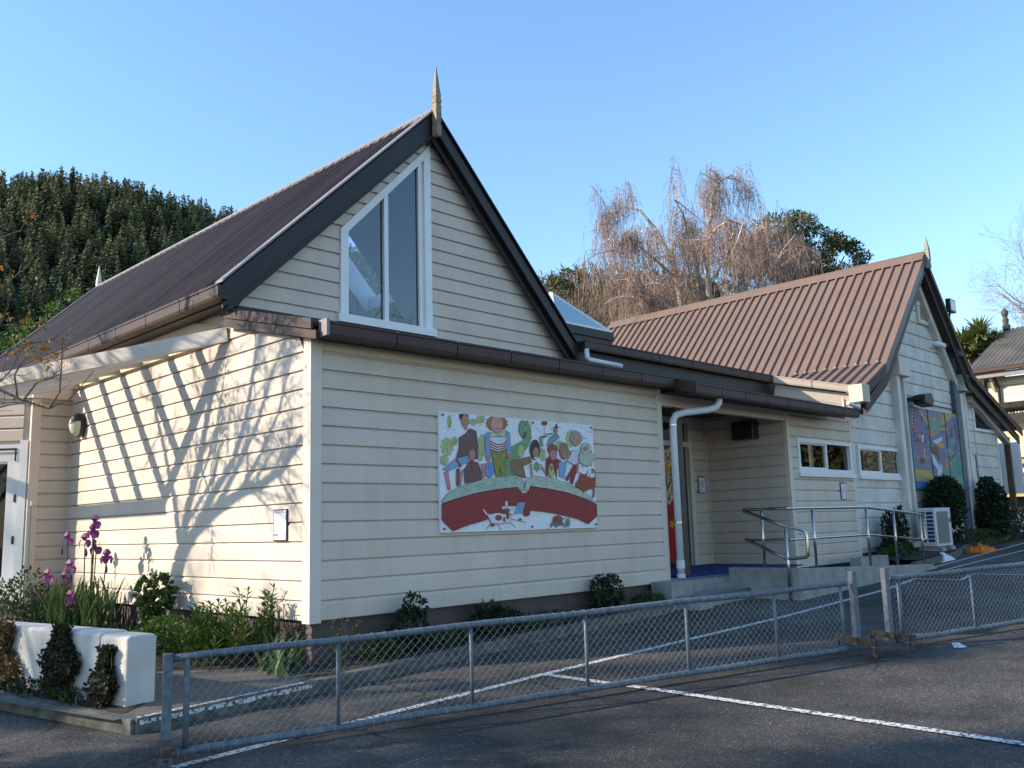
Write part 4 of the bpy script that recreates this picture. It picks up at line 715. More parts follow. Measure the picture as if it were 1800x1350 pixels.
# bulkhead lamp
L=thing('wall_lamp',(0,5.35,2.2),'black bulkhead wall lamp with opal cover on the sunlit wall','lamp')
def oval(r1,r2,n=16): return [(r1*math.cos(6.2832*i/n),r2*math.sin(6.2832*i/n)) for i in range(n)]
t=MB(); t.prism(oval(.105,.155),lambda u,v,q:(-.02-q,5.36+u,2.225+v),0,.07); t.build('base','black',L)
t=MB(); k=0
rings=[[(-.09-.11*math.sin(a),5.36+.098*math.cos(a)*math.cos(6.2832*i/16),2.225+.145*math.cos(a)*math.sin(6.2832*i/16)) for i in range(16)] for a in (0,.35,.7,1.05,1.35)]
for r0,r1 in zip(rings[:-1],rings[1:]):
    for i in range(16): t.face([r0[i],r0[(i+1)%16],r1[(i+1)%16],r1[i]])
t.face(rings[-1]); t.build('cover','opal',L,smooth=True)
t=MB()
rings=[[(-.088-.122*math.sin(a),5.36+.108*math.cos(a)*math.cos(b),2.225+.158*math.cos(a)*math.sin(b)) for b in [R(18+i*12) for i in range(13)]] for a in (0,.35,.7,1.05,1.4)]
for r0,r1 in zip(rings[:-1],rings[1:]):
    for i in range(12): t.face([r0[i],r0[i+1],r1[i+1],r1[i]])
t.build('eyelid_hood','black',L,smooth=True)
# speaker boxes, floodlights, camera
S=thing('loudspeaker',(8.45,.63,2.0),'black loudspeaker in the dark top corner of the porch','loudspeaker')
t=MB(); t.prism([(.44,2.02),(.82,2.02),(.82,2.31),(.44,2.31)],lambda u,v,q:(q,u,v),8.36,8.56); t.build('cabinet','black',S,bevel=.01)
t=MB(); t.box(8.35,8.36,.47,.79,2.05,2.28); t.build('grille','rubber',S); t=MB(); t.box(8.55,8.60,.58,.68,2.1,2.2); t.build('bracket','galv_post',S)
S=thing('loudspeaker',(13.9,-.1,3.0),'black outdoor loudspeaker above the hall mural','loudspeaker')
t=MB(); t.prism([(0,0),(.40,-.04),(.46,.10),(.36,.24),(.02,.18)],lambda u,v,q:(13.72+u,q,2.90+v),-.30,-.06); t.build('cabinet','black',S,bevel=.02)
t=MB(); t.box(13.62,13.76,-.20,.08,2.97,3.04); t.build('bracket','black',S)
def flood(label,x,y,z,s,tilt=0):
    o=thing('floodlight',(x,y,z),label,'floodlight'); t=MB(); t.box(x-s*.5,x+s*.5,y-.10,y,z-s*.42,z+s*.42); t.build('housing','black',o,bevel=.01)
    t=MB(); t.box(x-s*.40,x+s*.40,y-.104,y-.1005,z-s*.32,z+s*.32); t.build('lens','white',o); t=MB(); t.tube([(x,y-.02,z-s*.4),(x-.02,y,z-s*.75),(x-.15,y+.12,z-s*.85)],.025,6); t.build('bracket','galv_post',o)
flood('square black floodlight on the right edge of the hall gable roof',15.78,-.22,5.17,.34)
o=thing('floodlight',(16.1,-.1,4.25),'grey twin lamp at the top of the metal duct on the hall','floodlight')
t=MB(); t.lathe([(.05,-.12),(.11,-.1),(.12,.06),(.06,.1)],(16.20,-.16,4.22),12); t.build('lamp_head','galv_post',o); t=MB(); t.tube([(15.86,.08,4.33),(15.95,-.05,4.35),(16.2,-.15,4.32)],.03,6); t.build('arm','galv_post',o); t=MB(); t.lathe([(.06,0),(.08,.03),(.08,.08)],(15.92,-.08,4.30),10); t.build('sensor','galv_post',o)
o=thing('security_camera',(15.5,0,4.3),'white bullet security camera on the hall gable','camera')
t=MB(); t.tube([(15.30,.02,4.34),(15.36,-.05,4.33),(15.56,-.12,4.29)],[.03,.06,.06],12); t.build('body','white',o,smooth=True); t=MB(); t.tube([(15.56,-.12,4.29),(15.58,-.125,4.286)],[.05,.045],12); t.build('lens','black',o); t=MB(); t.box(15.24,15.40,.03,.079,4.25,4.40); t.build('mount','white',o)
# heat pump
o=thing('heat_pump',(13.1,-.45,.1),'white outdoor heat pump unit on feet beside the ramp','air conditioner')
t=MB(); t.box(12.72,13.50,-.62,-.30,.175,.87); t.build('casing',flat('heat_pump_white',(.55,.57,.58),.4),o,bevel=.012)
t=MB(); t.box(12.712,12.7199,-.585,-.33,.24,.82); t.build('coil',flat('blue_coil',(.02,.04,.11),.5),o)
for k in range(9): t=MB(); t.box(12.700,12.712,-.59,-.325,.24+k*.07,.252+k*.07); t.build('louvre','white',o)
t=MB(); t.box(12.701,12.711,-.465,-.45,.24,.82); t.build('louvre_stay','white',o)
t=MB(); t.box(12.80,13.34,-.626,-.6205,.23,.80); t.build('fan_recess',flat('grey_grille',(.16,.17,.18),.6),o)
for k in range(28): t=MB(); t.box(12.80,13.34,-.634,-.6265,.235+k*.02,.241+k*.02); t.build('grille_bar',flat('grille_grey',(.30,.31,.32),.5) if k==0 else bpy.data.materials['grille_grey'],o)
t=MB(); t.box(13.40,13.44,-.63,-.6205,.60,.68); t.build('badge','lf_dark',o)
for x in (12.78,13.25): t=MB(); t.prism([(-.72,0.02),(-.22,.02),(-.27,.172),(-.66,.172)],lambda u,v,q:(q,u,v),x,x+.2); t.build('foot','conc',o,bevel=.01)
# cloths on the ground
def cloth(name,label,cat,pts,h,m,seed):
    random.seed(seed); b=MB(); n=18; (x0,x1),(y0,y1)=pts
    for j in range(n+1):
        for i in range(n+1):
            u,v=i/n,j/n; x=x0+(x1-x0)*u+.05*mnoise.noise((u*4,v*4,seed)); y=y0+(y1-y0)*v+.05*mnoise.noise((u*4,v*4,seed+9)); e=math.sin(math.pi*u)**.5*math.sin(math.pi*v)**.5
            z=gz(x,y)+.006+max(0,e*h*(.55+.9*mnoise.noise((u*3.4,v*3.4,seed+3))+.5*mnoise.noise((u*8,v*8,seed+5)))); b.v.append((x,y,z))
    for j in range(n):
        for i in range(n): b.f.append((j*(n+1)+i,j*(n+1)+i+1,(j+1)*(n+1)+i+1,(j+1)*(n+1)+i)); b.mi.append(0)
    tag(b.build(name,m,smooth=True),label,cat)
cloth('dropped_cloth','crumpled orange cloth lying on the asphalt by the hall bed','cloth',((14.1,14.75),(-.98,-.58)),.16,'orange',2)
cloth('dropped_cloth','crumpled white cloth lying at the end of the ramp','cloth',((12.0,12.62),(-.95,-.60)),.17,'clothw',6)
cloth('litter','scrap of white paper lying beyond the gate feet','litter',((4.05,4.15),(-3.9,-3.82)),.03,'clothw',4)
# ================================================================== WIRE GATES ON CASTORS
FD=Vector((3.32+1.945,-3.28+1.505,0)).normalized(); FN=Vector((-FD.y,FD.x,0))
def fpt(s,h): p=Vector((-1.945,-1.505,0))+FD*s; return Vector((p.x,p.y,gz(p.x,p.y)+h))
def gate(label,s0,s1,studs,postL,postR,seed):
    random.seed(seed); o=thing('wire_gate',fpt(s0,0),label,'gate','wire gates on castor feet')
    zb,zt=.06,.60
    b=MB(); n=24; b.tube([fpt(s0+(s1-s0)*i/n,zt+.004*math.sin(i*.9)) for i in range(n+1)],.022,10); b.build('top_rail','galv',o,smooth=True)
    b=MB(); b.tube([fpt(s0+(s1-s0)*i/n,zb+.003*math.sin(i*1.3)) for i in range(n+1)],.022,10); b.build('bottom_rail','galv',o,smooth=True)
    for k,s in enumerate(studs): b=MB(); b.tube([fpt(s,zb),fpt(s,zt)],.019 if k in (0,) else .013,8); b.build('upright','galv',o,smooth=True)
    b=MB(); pit=.058; rows=9; hh=(zt-zb)/rows; n=int((s1-s0)/pit); r=.0014      # chain link: vertical zigzag wires hooked into one another
    for i in range(n+1):
        for k in (0,1):
            pts=[]
            for j in range(rows+1):
                s=s0+i*pit+((j+k)%2)*pit+(0.002*math.sin(i*.7+j)); h=zb+hh*j
                if s>s1: continue
                pts.append(fpt(s,h)+FN*(.004 if k else -.004)*(1 if j%2 else -1))
            if len(pts)>1: b.tube(pts,r,3,cap=False)
    tag(b.build('wire_mesh','wire',o),None,None,None,'stuff')
    b=MB()                                            # tie wire wound round the rails
    for zz in (zb,zt):
        for i in range(int((s1-s0)/.085)):
            s=s0+.04+i*.085; pts=[fpt(s+.02*a/6.28,zz)+FN*.0245*math.cos(a)+Vector((0,0,.0245*math.sin(a))) for a in [q*6.2832/7 for q in range(8)]]; b.tube(pts,.0022,3,cap=False)
    tag(b.build('tie_wire','wire',o),None,None,None,'stuff')
    for s,ht in ((postL,.63),(postR,.70)):
        if s is None: continue
        c=fpt(s,0); left=ht<.65; m='galv'
        b=MB(); b.beam(fpt(s,.08),fpt(s,ht),.052,.052,FD); b.build('end_post',m,o,bevel=.003)
        d=Vector((-.2,-.45,0)).normalized()*-1; L0,L1=(.26,-.27); z=Vector((0,0,.118))
        b=MB(); b.beam(c+d*L0+z,c+d*L1+z,.058,.05); b.build('foot_channel','rust',o,bevel=.003)
        for q in (.22,-.22):
            w0=c+d*q; w0.z=gz(w0.x,w0.y); b=MB(); ax=Vector((FD.x,FD.y,0)); b.tube([w0+Vector((0,0,.04))-ax*.012,w0+Vector((0,0,.04))+ax*.012],.04,14); wh=b.build('castor_wheel','rust',o)
            b=MB(); b.beam(w0+Vector((0,0,.03))-ax*.02,w0+Vector((0,0,.095))-ax*.02,.03,.004,FN); b.beam(w0+Vector((0,0,.03))+ax*.02,w0+Vector((0,0,.095))+ax*.02,.03,.004,FN); b.beam(w0+Vector((0,0,.092))-ax*.03,w0+Vector((0,0,.092))+ax*.03,.05,.008); b.build('fork','galv',wh)
    return o
gate('long galvanised chain-link gate across the foreground',.02,5.52,[.11,1.03,1.965,2.885,3.80,4.70,5.55-.1],0,5.60,1)
gate('chain-link gate running off the right edge',6.08,9.6,[6.16,7.13,8.05,8.97],None,6.0,2)
c=thing('chain',fpt(5.8,.15),'short rusty chain tying the two gate posts together','chain')
b=MB()
for i in range(11):
    a=fpt(5.60+i*.04,.15-.05*math.sin(i*.314)); dd=FD if i%2 else (FD*.6+FN*.8); 
    b.tube([a+dd*.022*math.cos(q)+(Vector((0,0,1)) if i%2 else FN)*.012*math.sin(q) for q in [k*6.2832/8 for k in range(9)]],.004,4,cap=False)
b.build('links','rust',c)
# ================================================================== PLANTER WALL
o=thing('planter_wall',(-1.65,.2,-.45),'low rounded white plaster planter wall at the left','wall')
pa,pb_=Vector((-1.655,-.215,0)),Vector((-2.42,4.6,0)); pd=(pb_-pa).normalized(); pn=Vector((pd.y,-pd.x,0)); 
if pn.x<0: pn=-pn
segs=[0,.36,1.62,2.9,4.2]
for a,b2 in zip(segs[:-1],segs[1:]):
    b=MB(); top=.062+.012*(a>.3); th=.235; b.prism([(0,-.6),(0,top-.02),(.02,top),(th-.02,top),(th,top-.02),(th,-.6)],lambda u,v,t:pa+pd*t+pn*u+Vector((0,0,v)),a+.006*(a>0),b2-.006); b.build('block','plaster',o,bevel=.02)
b=MB(); b.prism([(.02,-.55),(.02,.02),(.2,.02),(.2,-.55)],lambda u,v,t:pa+pd*t+pn*u+Vector((0,0,v)),.05,4.1); b.build('core','barge',o)
# ================================================================== PLANTS
def cloud(mb,c,rad,n,size,up=.3,flat_=0.,hollow=.55,asp=.5,bend=.12):
    c=Vector(c)
    for _ in range(n):
        d=rdir(); rr=(hollow+(1-hollow)*random.random())**.6; p=c+Vector((d.x*rad[0],d.y*rad[1],d.z*rad[2]))*rr
        dr=(d*.8+rdir()*.9+Vector((0,0,up))).normalized(); s=size*rnd(.6,1.35); mb.leaf(p,dr,rdir()+d*flat_,s,s*asp,rnd(-bend,bend))
def shrub(name,label,base,blobs,n,size,m,cat='shrub',asp=.5,stems=5,group=None,seed=1,up=.3):
    random.seed(seed); b0=Vector(base); o=thing(name,base,label,cat,group); tot=sum(r[3]*r[4]*r[5] for r in blobs)
    b=MB()
    for x,y,z,rx,ry,rz in blobs: cloud(b,b0+Vector((x,y,z)),(rx,ry,rz),int(n*rx*ry*rz/tot),size,up=up,asp=asp)
    b.build('foliage',m,o); t=MB()
    for k in range(stems):
        x,y,z,rx,ry,rz=random.choice(blobs); e=b0+Vector((x+rnd(-.5,.5)*rx,y+rnd(-.5,.5)*ry,z+rnd(0,.5)*rz)); t.tube([b0+Vector((rnd(-.03,.03),rnd(-.03,.03),-.05)),b0.lerp(e,.5)+Vector((rnd(-.04,.04),rnd(-.04,.04),0)),e],[.010,.007,.003],5)
    t.build('stems','bark',o); return o
def lance(name,label,base,stems,h,L,W,m,spread,seed,cat='plant',per=26):
    """upright stems set with narrow leaves"""
    random.seed(seed); b0=Vector(base); o=thing(name,base,label,cat); b=MB(); t=MB()
    for k in range(stems):
        f=b0+Vector((rnd(-spread,spread),rnd(-spread,spread),0)); tip=f+Vector((rnd(-.10,.10),rnd(-.10,.10),h*rnd(.6,1.05))); t.tube([f,f.lerp(tip,.5)+Vector((rnd(-.02,.02),rnd(-.02,.02),0)),tip],[.006,.005,.003],5)
        for j in range(per):
            s=.2+.8*j/per; p=f.lerp(tip,s); a=j*2.4+rnd(-.3,.3); d=Vector((math.cos(a),math.sin(a),rnd(.35,.9))); q=L*rnd(.7,1.2)*(1-.45*max(0,s-.6)); b.leaf(p,d,(0,0,1),q,W,rnd(.0,.15))
    b.build('foliage',m,o); t.build('stems','lf_mid',o); return o
def blades(mb,base,n,h,wd,spread,lean):
    for _ in range(n):
        f=Vector(base)+Vector((rnd(-spread,spread),rnd(-spread,spread),0)); a=rnd(0,6.28); d=Vector((math.cos(a),math.sin(a),0)); H=h*rnd(.55,1.1); ln=lean*rnd(.1,1.2)*H
        sd=Vector((-d.y,d.x,0))*wd*.5*rnd(.7,1.2); pts=[f+d*ln*(s*s)+Vector((0,0,H*s*(1-.25*s*lean))) for s in (0,.3,.6,.85,1)]
        for i in range(4):
            w0,w1=(1,1,.85,.5,.02)[i],(1,1,.85,.5,.02)[i+1]; mb.face([pts[i]-sd*w0,pts[i]+sd*w0,pts[i+1]+sd*w1,pts[i+1]-sd*w1])
# flag irises by the side wall
random.seed(11); IC=Vector((-.42,4.15,-.30)); o=thing('iris_clump',IC,'clump of flag irises with purple flowers against the side wall','flowers')
b=MB()
for q in ((0,0),(-.18,.42),(.05,-.4),(-.12,-.15),(.1,.3)): blades(b,IC+Vector((*q,0)),38,.70,.036,.22,.5)
b.build('leaves','lf_blade',o)
heads=[(-.05,-.52,1.22,0),(-.1,-.38,1.02,0),(.0,-.45,.94,0),(-.15,-.1,.73,1),(-.2,.45,.62,1),(-.3,.55,.40,1),(.0,-.75,.84,0),(-.05,.3,1.04,0),(-.15,.05,.60,0),(-.1,-.6,1.12,0),(-.2,-.3,.40,1)]
for (x,y,h,k) in heads:
    f=IC+Vector((x*.6,y*.75,0)); tp=IC+Vector((x,y,h)); t=MB(); t.tube([f,f.lerp(tp,.5)+Vector((.01,.01,0)),tp],[.008,.007,.006],5); st=t.build('stem','lf_blade',o)
    fl=MB()
    for i in range(3):
        a=i*2.094+rnd(0,1); d=Vector((math.cos(a),math.sin(a),0)); sd=Vector((-d.y,d.x,0))
        for (r0,z0,w0),(r1,z1,w1) in zip(((.005,.02,.012),(.04,.03,.03),(.058,-.005,.038)),((.04,.03,.03),(.058,-.005,.038),(.055,-.055,.016))): fl.face([tp+d*r0+sd*w0+Vector((0,0,z0)),tp+d*r0-sd*w0+Vector((0,0,z0)),tp+d*r1-sd*w1+Vector((0,0,z1)),tp+d*r1+sd*w1+Vector((0,0,z1))])
        a+=1.05; d=Vector((math.cos(a),math.sin(a),0)); sd=Vector((-d.y,d.x,0))
        for (r0,z0,w0),(r1,z1,w1) in zip(((.005,.02,.012),(.035,.06,.035)),((.035,.06,.035),(.012,.105,.012))): fl.face([tp+d*r0+sd*w0+Vector((0,0,z0)),tp+d*r0-sd*w0+Vector((0,0,z0)),tp+d*r1-sd*w1+Vector((0,0,z1)),tp+d*r1+sd*w1+Vector((0,0,z1))])
    fl.build('flower','petal2' if k else 'petal',o)
    bd=MB(); bd.lathe([(.006,0),(.016,.03),(.012,.06),(.002,.10)],tp+Vector((rnd(-.05,.05),rnd(-.05,.05),-.16)),6); bd.build('bud','petal',o)
shrub('leafy_shrub','dense green shrub at the far left in front of the white door',(-.95,4.9,-.33),[(0,0,.28,.42,.5,.36),(.25,.1,.45,.22,.3,.32),(-.25,.35,.35,.25,.3,.35),(-.1,-.35,.2,.3,.3,.28)],2600,.05,'lf_mid',seed=21)
shrub('small_shrub','small dark leafy shrub standing against the side wall right of the irises',(-.28,2.48,-.32),[(0,0,.52,.17,.17,.17),(.02,-.02,.38,.14,.14,.12),(0,0,.2,.12,.12,.15)],420,.075,'lf_mid',asp=.85,seed=22)
shrub('low_shrub','low dark undergrowth below the irises along the side wall',(-.5,3.1,-.35),[(0,0,.08,.35,.6,.14),(.2,-.7,.06,.2,.4,.12),(-.3,.9,.08,.3,.5,.12)],900,.05,'lf_dark',seed=23)
shrub('bright_shrub','bright green rounded shrub nearest the planter wall end',(-.48,1.70,-.37),[(0,0,.18,.26,.28,.20),(.1,-.25,.14,.18,.2,.17),(-.08,.25,.12,.2,.2,.14),(.15,-.5,.16,.2,.25,.2)],2600,.05,'lf_green',seed=24)
lance('lance_leaf_plant','bushy lance-leaved plant with upright tips by the side wall',(-.36,1.12,-.36),22,.50,.12,.026,'lf_green',.22,25)
lance('lance_leaf_plant','tall lance-leaved plant nearest the building corner',(-.30,.45,-.38),16,.70,.11,.024,'lf_green',.18,26)
lance('lance_leaf_plant','low lance-leaved plant spilling onto the aggregate path',(-.48,.72,-.37),18,.36,.11,.026,'lf_green',.22,27)
random.seed(28); o=thing('iris_leaves',(-.22,.02,-.40),'spiky grey-green iris leaves at the foot of the building corner','plant'); b=MB(); blades(b,(-.24,.05,-.40),44,.38,.036,.16,.7); blades(b,(-.32,-.12,-.40),26,.30,.035,.12,.9); blades(b,(-.15,.3,-.39),14,.52,.03,.1,.3); b.build('leaves','lf_blade',o)
lance('dry_plant','straggly half-dry plant just right of the building corner',(.18,-.22,-.38),7,.42,.07,.018,'lf_olive',.10,29,per=14)
shrub('leafy_shrub','dark shrub under the left edge of the mural',(.93,-.20,-.36),[(0,0,.20,.19,.14,.22),(.04,0,.42,.12,.10,.11),(-.15,0,.1,.2,.13,.12)],1300,.05,'lf_dark',seed=30)
shrub('leafy_shrub','low spreading dark shrub under the middle of the mural',(2.05,-.18,-.34),[(0,0,.14,.36,.14,.15),(-.1,0,.22,.2,.13,.13)],1200,.05,'lf_dark',seed=31)
shrub('leafy_shrub','upright dark shrub near the entrance end of the front wall',(3.78,-.18,-.28),[(-.08,0,.24,.13,.12,.22),(.12,0,.26,.13,.12,.20),(.0,0,.08,.24,.13,.13)],1400,.05,'lf_dark',seed=32)
for k,(x,w_,lab) in enumerate(((.55,.22,'small weedy green plant near the corner of the front bed'),(1.35,.28,'low green clump between two shrubs left of the mural centre'),(2.75,.45,'low bright weeds under the right half of the mural'),(4.45,.30,'short weeds beside the downpipe end of the bed'))):
    shrub('ground_plant',lab,(x,-.27,gz(x,-.27)+.1),[(0,0,.05,w_,.10,.09),(w_*.4,0,.04,w_*.5,.1,.07)],620,.045,'lf_mid',cat='plant',seed=33+k)
# creepers on the planter wall
def creeper(label,s,wd,h,m,seed,n=900):
    random.seed(seed); c=pa+pd*s; zb=gz(c.x,c.y)+.1; o=thing('creeper',(c.x,c.y,zb),label,'creeper'); b=MB(); t=MB()
    for _ in range(n):
        v=random.random()**.9; u=rnd(-1,1)*wd*(1-.55*v**1.5)*(.75+.3*math.sin(v*9+seed)); dep=rnd(.01,.13)*(1-.5*v); p=c+pd*u-pn*dep+Vector((0,0,zb+v*h)); s_=rnd(.018,.036)
        b.leaf(p,(rdir()-pn*.6+Vector((0,0,.1))),-pn+rdir()*.7,s_,s_*.9,rnd(-.1,.1))
    b.build('foliage',m,o)
    for k in range(5):
        u=rnd(-.6,.6)*wd; pts=[c+pd*(u*q+.03*math.sin(q*9+k))-pn*(.03+.05*(1-q))+Vector((0,0,zb+h*q*rnd(.75,.95))) for q in (0,.25,.5,.75,1)]; t.tube(pts,[.008,.007,.006,.004,.002],5)
    t.build('stems','bark',o)
creeper('wide dark creeper in the middle of the white planter wall',.82,.30,.52,'lf_ivy',41,3800); creeper('narrow dark creeper near the end of the white planter wall',.20,.16,.40,'lf_ivy',42,2200); creeper('reddish creeper on the planter wall at the left edge of view',1.75,.34,.50,'lf_ivyred',43,2800)
random.seed(44); o=thing('grass_tuft',(-1.80,.42,-.41),'bright green grass tuft between the two planter creepers','plant'); b=MB(); blades(b,(-1.80,.42,-.42),70,.14,.012,.09,.9); b.build('leaves','lf_green',o)
o=thing('flower',(-1.86,.62,-.36),'tiny red flower at the foot of the planter wall','flower'); b=MB(); cloud(b,(-1.86,.62,-.31),(.03,.03,.025),30,.025,asp=.9); b.build('petals','red',o); b=MB(); b.tube([(-1.86,.62,-.43),(-1.86,.62,-.31)],.004,5); b.build('stem','lf_mid',o)
for k,(s,nn) in enumerate(((.45,160),(1.15,200),(1.45,160))):
    c=pa+pd*s-pn*.10; shrub('ground_plant',('little dark bedding plants right of the grass tuft','little dark bedding plants left of the wide creeper','dark seedlings at the far left of the kerb bed')[k],(c.x,c.y,gz(c.x,c.y)+.1),[(0,0,.04,.10,.16,.06)],nn,.035,'lf_dark',cat='plant',stems=2,seed=45+k)
# hall bed
shrub('conifer_shrub','feathery dark conifer shrub behind the ramp rail',(11.75,-.25,.02),[(-.2,0,.42,.10,.12,.40),(.05,0,.38,.12,.14,.36),(.3,0,.5,.10,.12,.38),(.05,0,.12,.4,.25,.14)],3600,.07,'lf_dark',seed=51,up=1.2,asp=.35)
shrub('round_shrub','dense dark rounded shrub in front of the hall mural',(14.2,-.30,.1),[(0,0,.95,.50,.30,.42),(.3,0,.75,.28,.25,.35),(-.25,0,.75,.3,.28,.35),(.1,0,.40,.25,.2,.35)],7000,.075,'lf_dark',seed=52)
shrub('upright_shrub','upright dark shrub before the low end of the hall',(16.9,-.30,.2),[(0,0,.45,.55,.28,.45),(-.15,0,.95,.28,.2,.35),(.3,0,.85,.25,.2,.3)],5200,.085,'lf_dark',seed=53)
o=shrub('flowering_shrub','low shrub dotted with tiny white flowers at the far right',(18.6,-.45,.2),[(0,0,.3,.9,.35,.36),(.8,0,.35,.7,.3,.4)],1800,.06,'lf_dark',seed=54); b=MB(); cloud(b,Vector((18.7,-.6,.52)),(.95,.32,.36),150,.05,asp=.9); tag(b.build('flowers','wflower',o),None,None,None,'stuff')
shrub('ground_plant','bright green spreading ground cover along the hall bed',(15.4,-.35,.12),[(0,0,.14,.75,.22,.17),(.9,0,.14,.6,.2,.15),(1.9,0,.12,.7,.2,.15)],2600,.05,'lf_mid',cat='plant',seed=55)
shrub('ground_plant','small red-leaved plant and weeds beside the concrete edging',(11.0,-.5,.0),[(0,0,.12,.4,.2,.13),(.6,.1,.12,.3,.2,.15)],700,.05,'lf_mid',cat='plant',seed=56)
random.seed(58); b=MB()
for _ in range(420):
    x=rnd(-1.9,4.8); y=rnd(-.75,-.12) if x>0 else rnd(-1.0,.9); z=gz(x,y)+(.108 if y>-.48 else .008); a=rnd(0,6.28); b.leaf((x,y,z),(math.cos(a),math.sin(a),rnd(-.1,.2)),(0,0,1),rnd(.015,.04),rnd(.01,.02),.1)
for _ in range(260):
    x=rnd(-1.6,4.4); y=-rnd(1.0,5.5); a=rnd(0,6.28); b.leaf((x,y,gz(x,y)+.005),(math.cos(a),math.sin(a),.1),(0,0,1),rnd(.008,.02),rnd(.006,.012),.1)
tag(b.build('leaf_litter','lf_orange'),'scattered fallen leaves and grit along kerb and yard','litter',None,'stuff')
# ================================================================== TREES
def wander(p,d,L,n,curl,grav,rng=random):
    pts=[Vector(p)]; d=Vector(d).normalized()
    for i in range(n): d=(d+rdir()*curl+Vector((0,0,grav))).normalized(); pts.append(pts[-1]+d*(L/n))
    return pts
def limb(mb,pts,r0,r1,n=6):
    k=len(pts)-1; mb.tube(pts,[r0+(r1-r0)*(i/k)**.8 for i in range(k+1)],n,cap=False)
def spray(mb,pts,r,level,spread,L,num,curl=.22,grav=.03,sides=4,tips=None):
    """side branches along a limb"""
    k=len(pts)-1
    for i in range(num):
        s=rnd(.25,1); j=min(int(s*k),k-1); p=pts[j].lerp(pts[j+1],s*k-j); d=(pts[j+1]-pts[j]).normalized(); q=(d*rnd(.4,1)+rdir()*spread).normalized(); l=L*rnd(.5,1.1)*(1.1-.5*s); rr=r*rnd(.45,.65)
        pp=wander(p,q,l,5,curl,grav); limb(mb,pp,rr,max(.0022,rr*.3),sides)
        if tips is not None: tips.append(pp[-1])
        if level>0: spray(mb,pp,rr*.75,level-1,spread,L*.55,max(3,num*2//3),curl,grav,3,tips)
def sh(y,z,d): return Vector((-d,y+.70*d,z+.585*d))       # a point that throws its shade on the side wall at (y,z)
# bare garden tree beside the side wall (mostly out of view, its shade falls on the wall)
random.seed(61); o=thing('bare_tree',(-3.05,4.75,-.55),'bare garden tree with sprouting orange leaves, branches reaching in from the left edge','tree')
tr=MB(); br=MB(); tips=[]
base=sh(2.7,-.1,3.0); 
trunk=[Vector((base.x-.02,base.y+.03,-.6)),base,sh(2.55,.25,3.0),sh(2.42,.55,2.95)]; limb(tr,trunk,.13,.10,10); tr.build('trunk','bark',o,smooth=True)
limbs=[([sh(2.42,.55,2.95),sh(2.1,.80,2.9),sh(1.7,.98,2.8),sh(1.2,1.14,2.75),sh(.8,1.2,2.7),sh(.42,1.32,2.7),sh(.1,1.6,2.7)],.085,.028),
 ([sh(2.42,.55,2.95),sh(2.3,1.0,3.0),sh(2.05,1.5,3.05),sh(1.85,2.1,3.1),sh(1.6,2.8,3.1),sh(1.3,3.6,3.1)],.075,.03),
 ([sh(2.1,.80,2.9),sh(1.75,1.15,2.7),sh(1.35,1.45,2.6),sh(1.1,1.85,2.6),sh(.95,2.4,2.6),sh(.7,3.0,2.6)],.06,.02),
 ([sh(1.7,.98,2.8),sh(1.3,1.35,2.9),sh(.9,1.75,3.0),sh(.65,2.2,3.0),sh(.35,2.6,3.0)],.045,.015),
 ([sh(2.42,.55,2.95),sh(2.6,1.1,3.1),sh(2.9,1.7,3.3),sh(3.3,2.4,3.4),sh(3.9,3.0,3.4)],.06,.02),
 ([sh(1.2,1.14,2.75),sh(.85,1.45,2.6),sh(.5,1.85,2.5),sh(.3,2.3,2.5)],.035,.012)]
for pts,a,b2 in limbs: limb(br,pts,a,b2,7); spray(br,pts,a*.38,1,.75,.85,19,.2,.02,4,tips)
V=Vector
for k,pts in enumerate(([(-2.9,4.3,2.6),(-2.4,3.7,2.5),(-1.94,3.2,2.37),(-1.69,2.98,2.25),(-1.52,2.83,2.14),(-1.33,2.66,2.05),(-1.18,2.48,2.15),(-1.05,2.29,2.41)],[(-1.33,2.66,2.05),(-1.27,2.56,2.21),(-1.28,2.51,2.48),(-1.3,2.46,2.76)],[(-1.56,2.87,2.16),(-1.6,2.86,2.39),(-1.54,2.75,2.58)],[(-1.94,3.2,2.2),(-1.79,3.13,1.98),(-1.68,3.0,2.08),(-1.5,2.81,2.12)],[(-1.52,2.83,2.14),(-1.44,2.7,2.31),(-1.34,2.6,2.35),(-1.27,2.51,2.4)],[(-2.6,4.0,2.9),(-1.98,3.15,2.74),(-1.73,2.93,2.61),(-1.57,2.76,2.69),(-1.38,2.55,2.72),(-1.32,2.48,2.77)],[(-1.93,3.22,2.23),(-1.7,2.96,2.33),(-1.63,2.87,2.44),(-1.57,2.76,2.66)],[(-2.7,3.9,3.4),(-2.02,3.0,3.63),(-1.83,2.78,3.74),(-1.69,2.63,3.81),(-1.65,2.56,3.94)],[(-2.6,3.9,2.7),(-2.0,3.12,2.96),(-1.78,2.84,3.25),(-1.64,2.66,3.42),(-1.54,2.51,3.61)],[(-2.5,3.8,2.7),(-1.94,3.1,2.82),(-1.75,2.89,2.88),(-1.49,2.63,2.89)],[(-2.2,3.4,2.4),(-1.84,3.05,2.62),(-1.75,2.89,2.89),(-1.71,2.81,3.06),(-1.73,2.74,3.45)])):
    P_=[V(p) for p in pts]; limb(br,P_,.028 if k==0 else .013,.004,6); spray(br,P_,.007,0,.8,.28,7,.25,.05,3,tips)
br.build('branches','bark',o)
lv=MB()
for c,n in (((-1.65,2.56,3.94),14),((-1.54,2.60,2.86),12),((-1.55,2.75,2.62),26),((-1.42,2.58,2.56),34),((-1.60,2.80,2.70),14),((-1.5,2.62,2.92),10),((-1.72,2.76,3.42),9),((-1.73,2.93,2.95),8),((-1.35,2.50,2.62),16)):
    cloud(lv,c,(.09,.09,.08),n,.055,asp=.6)
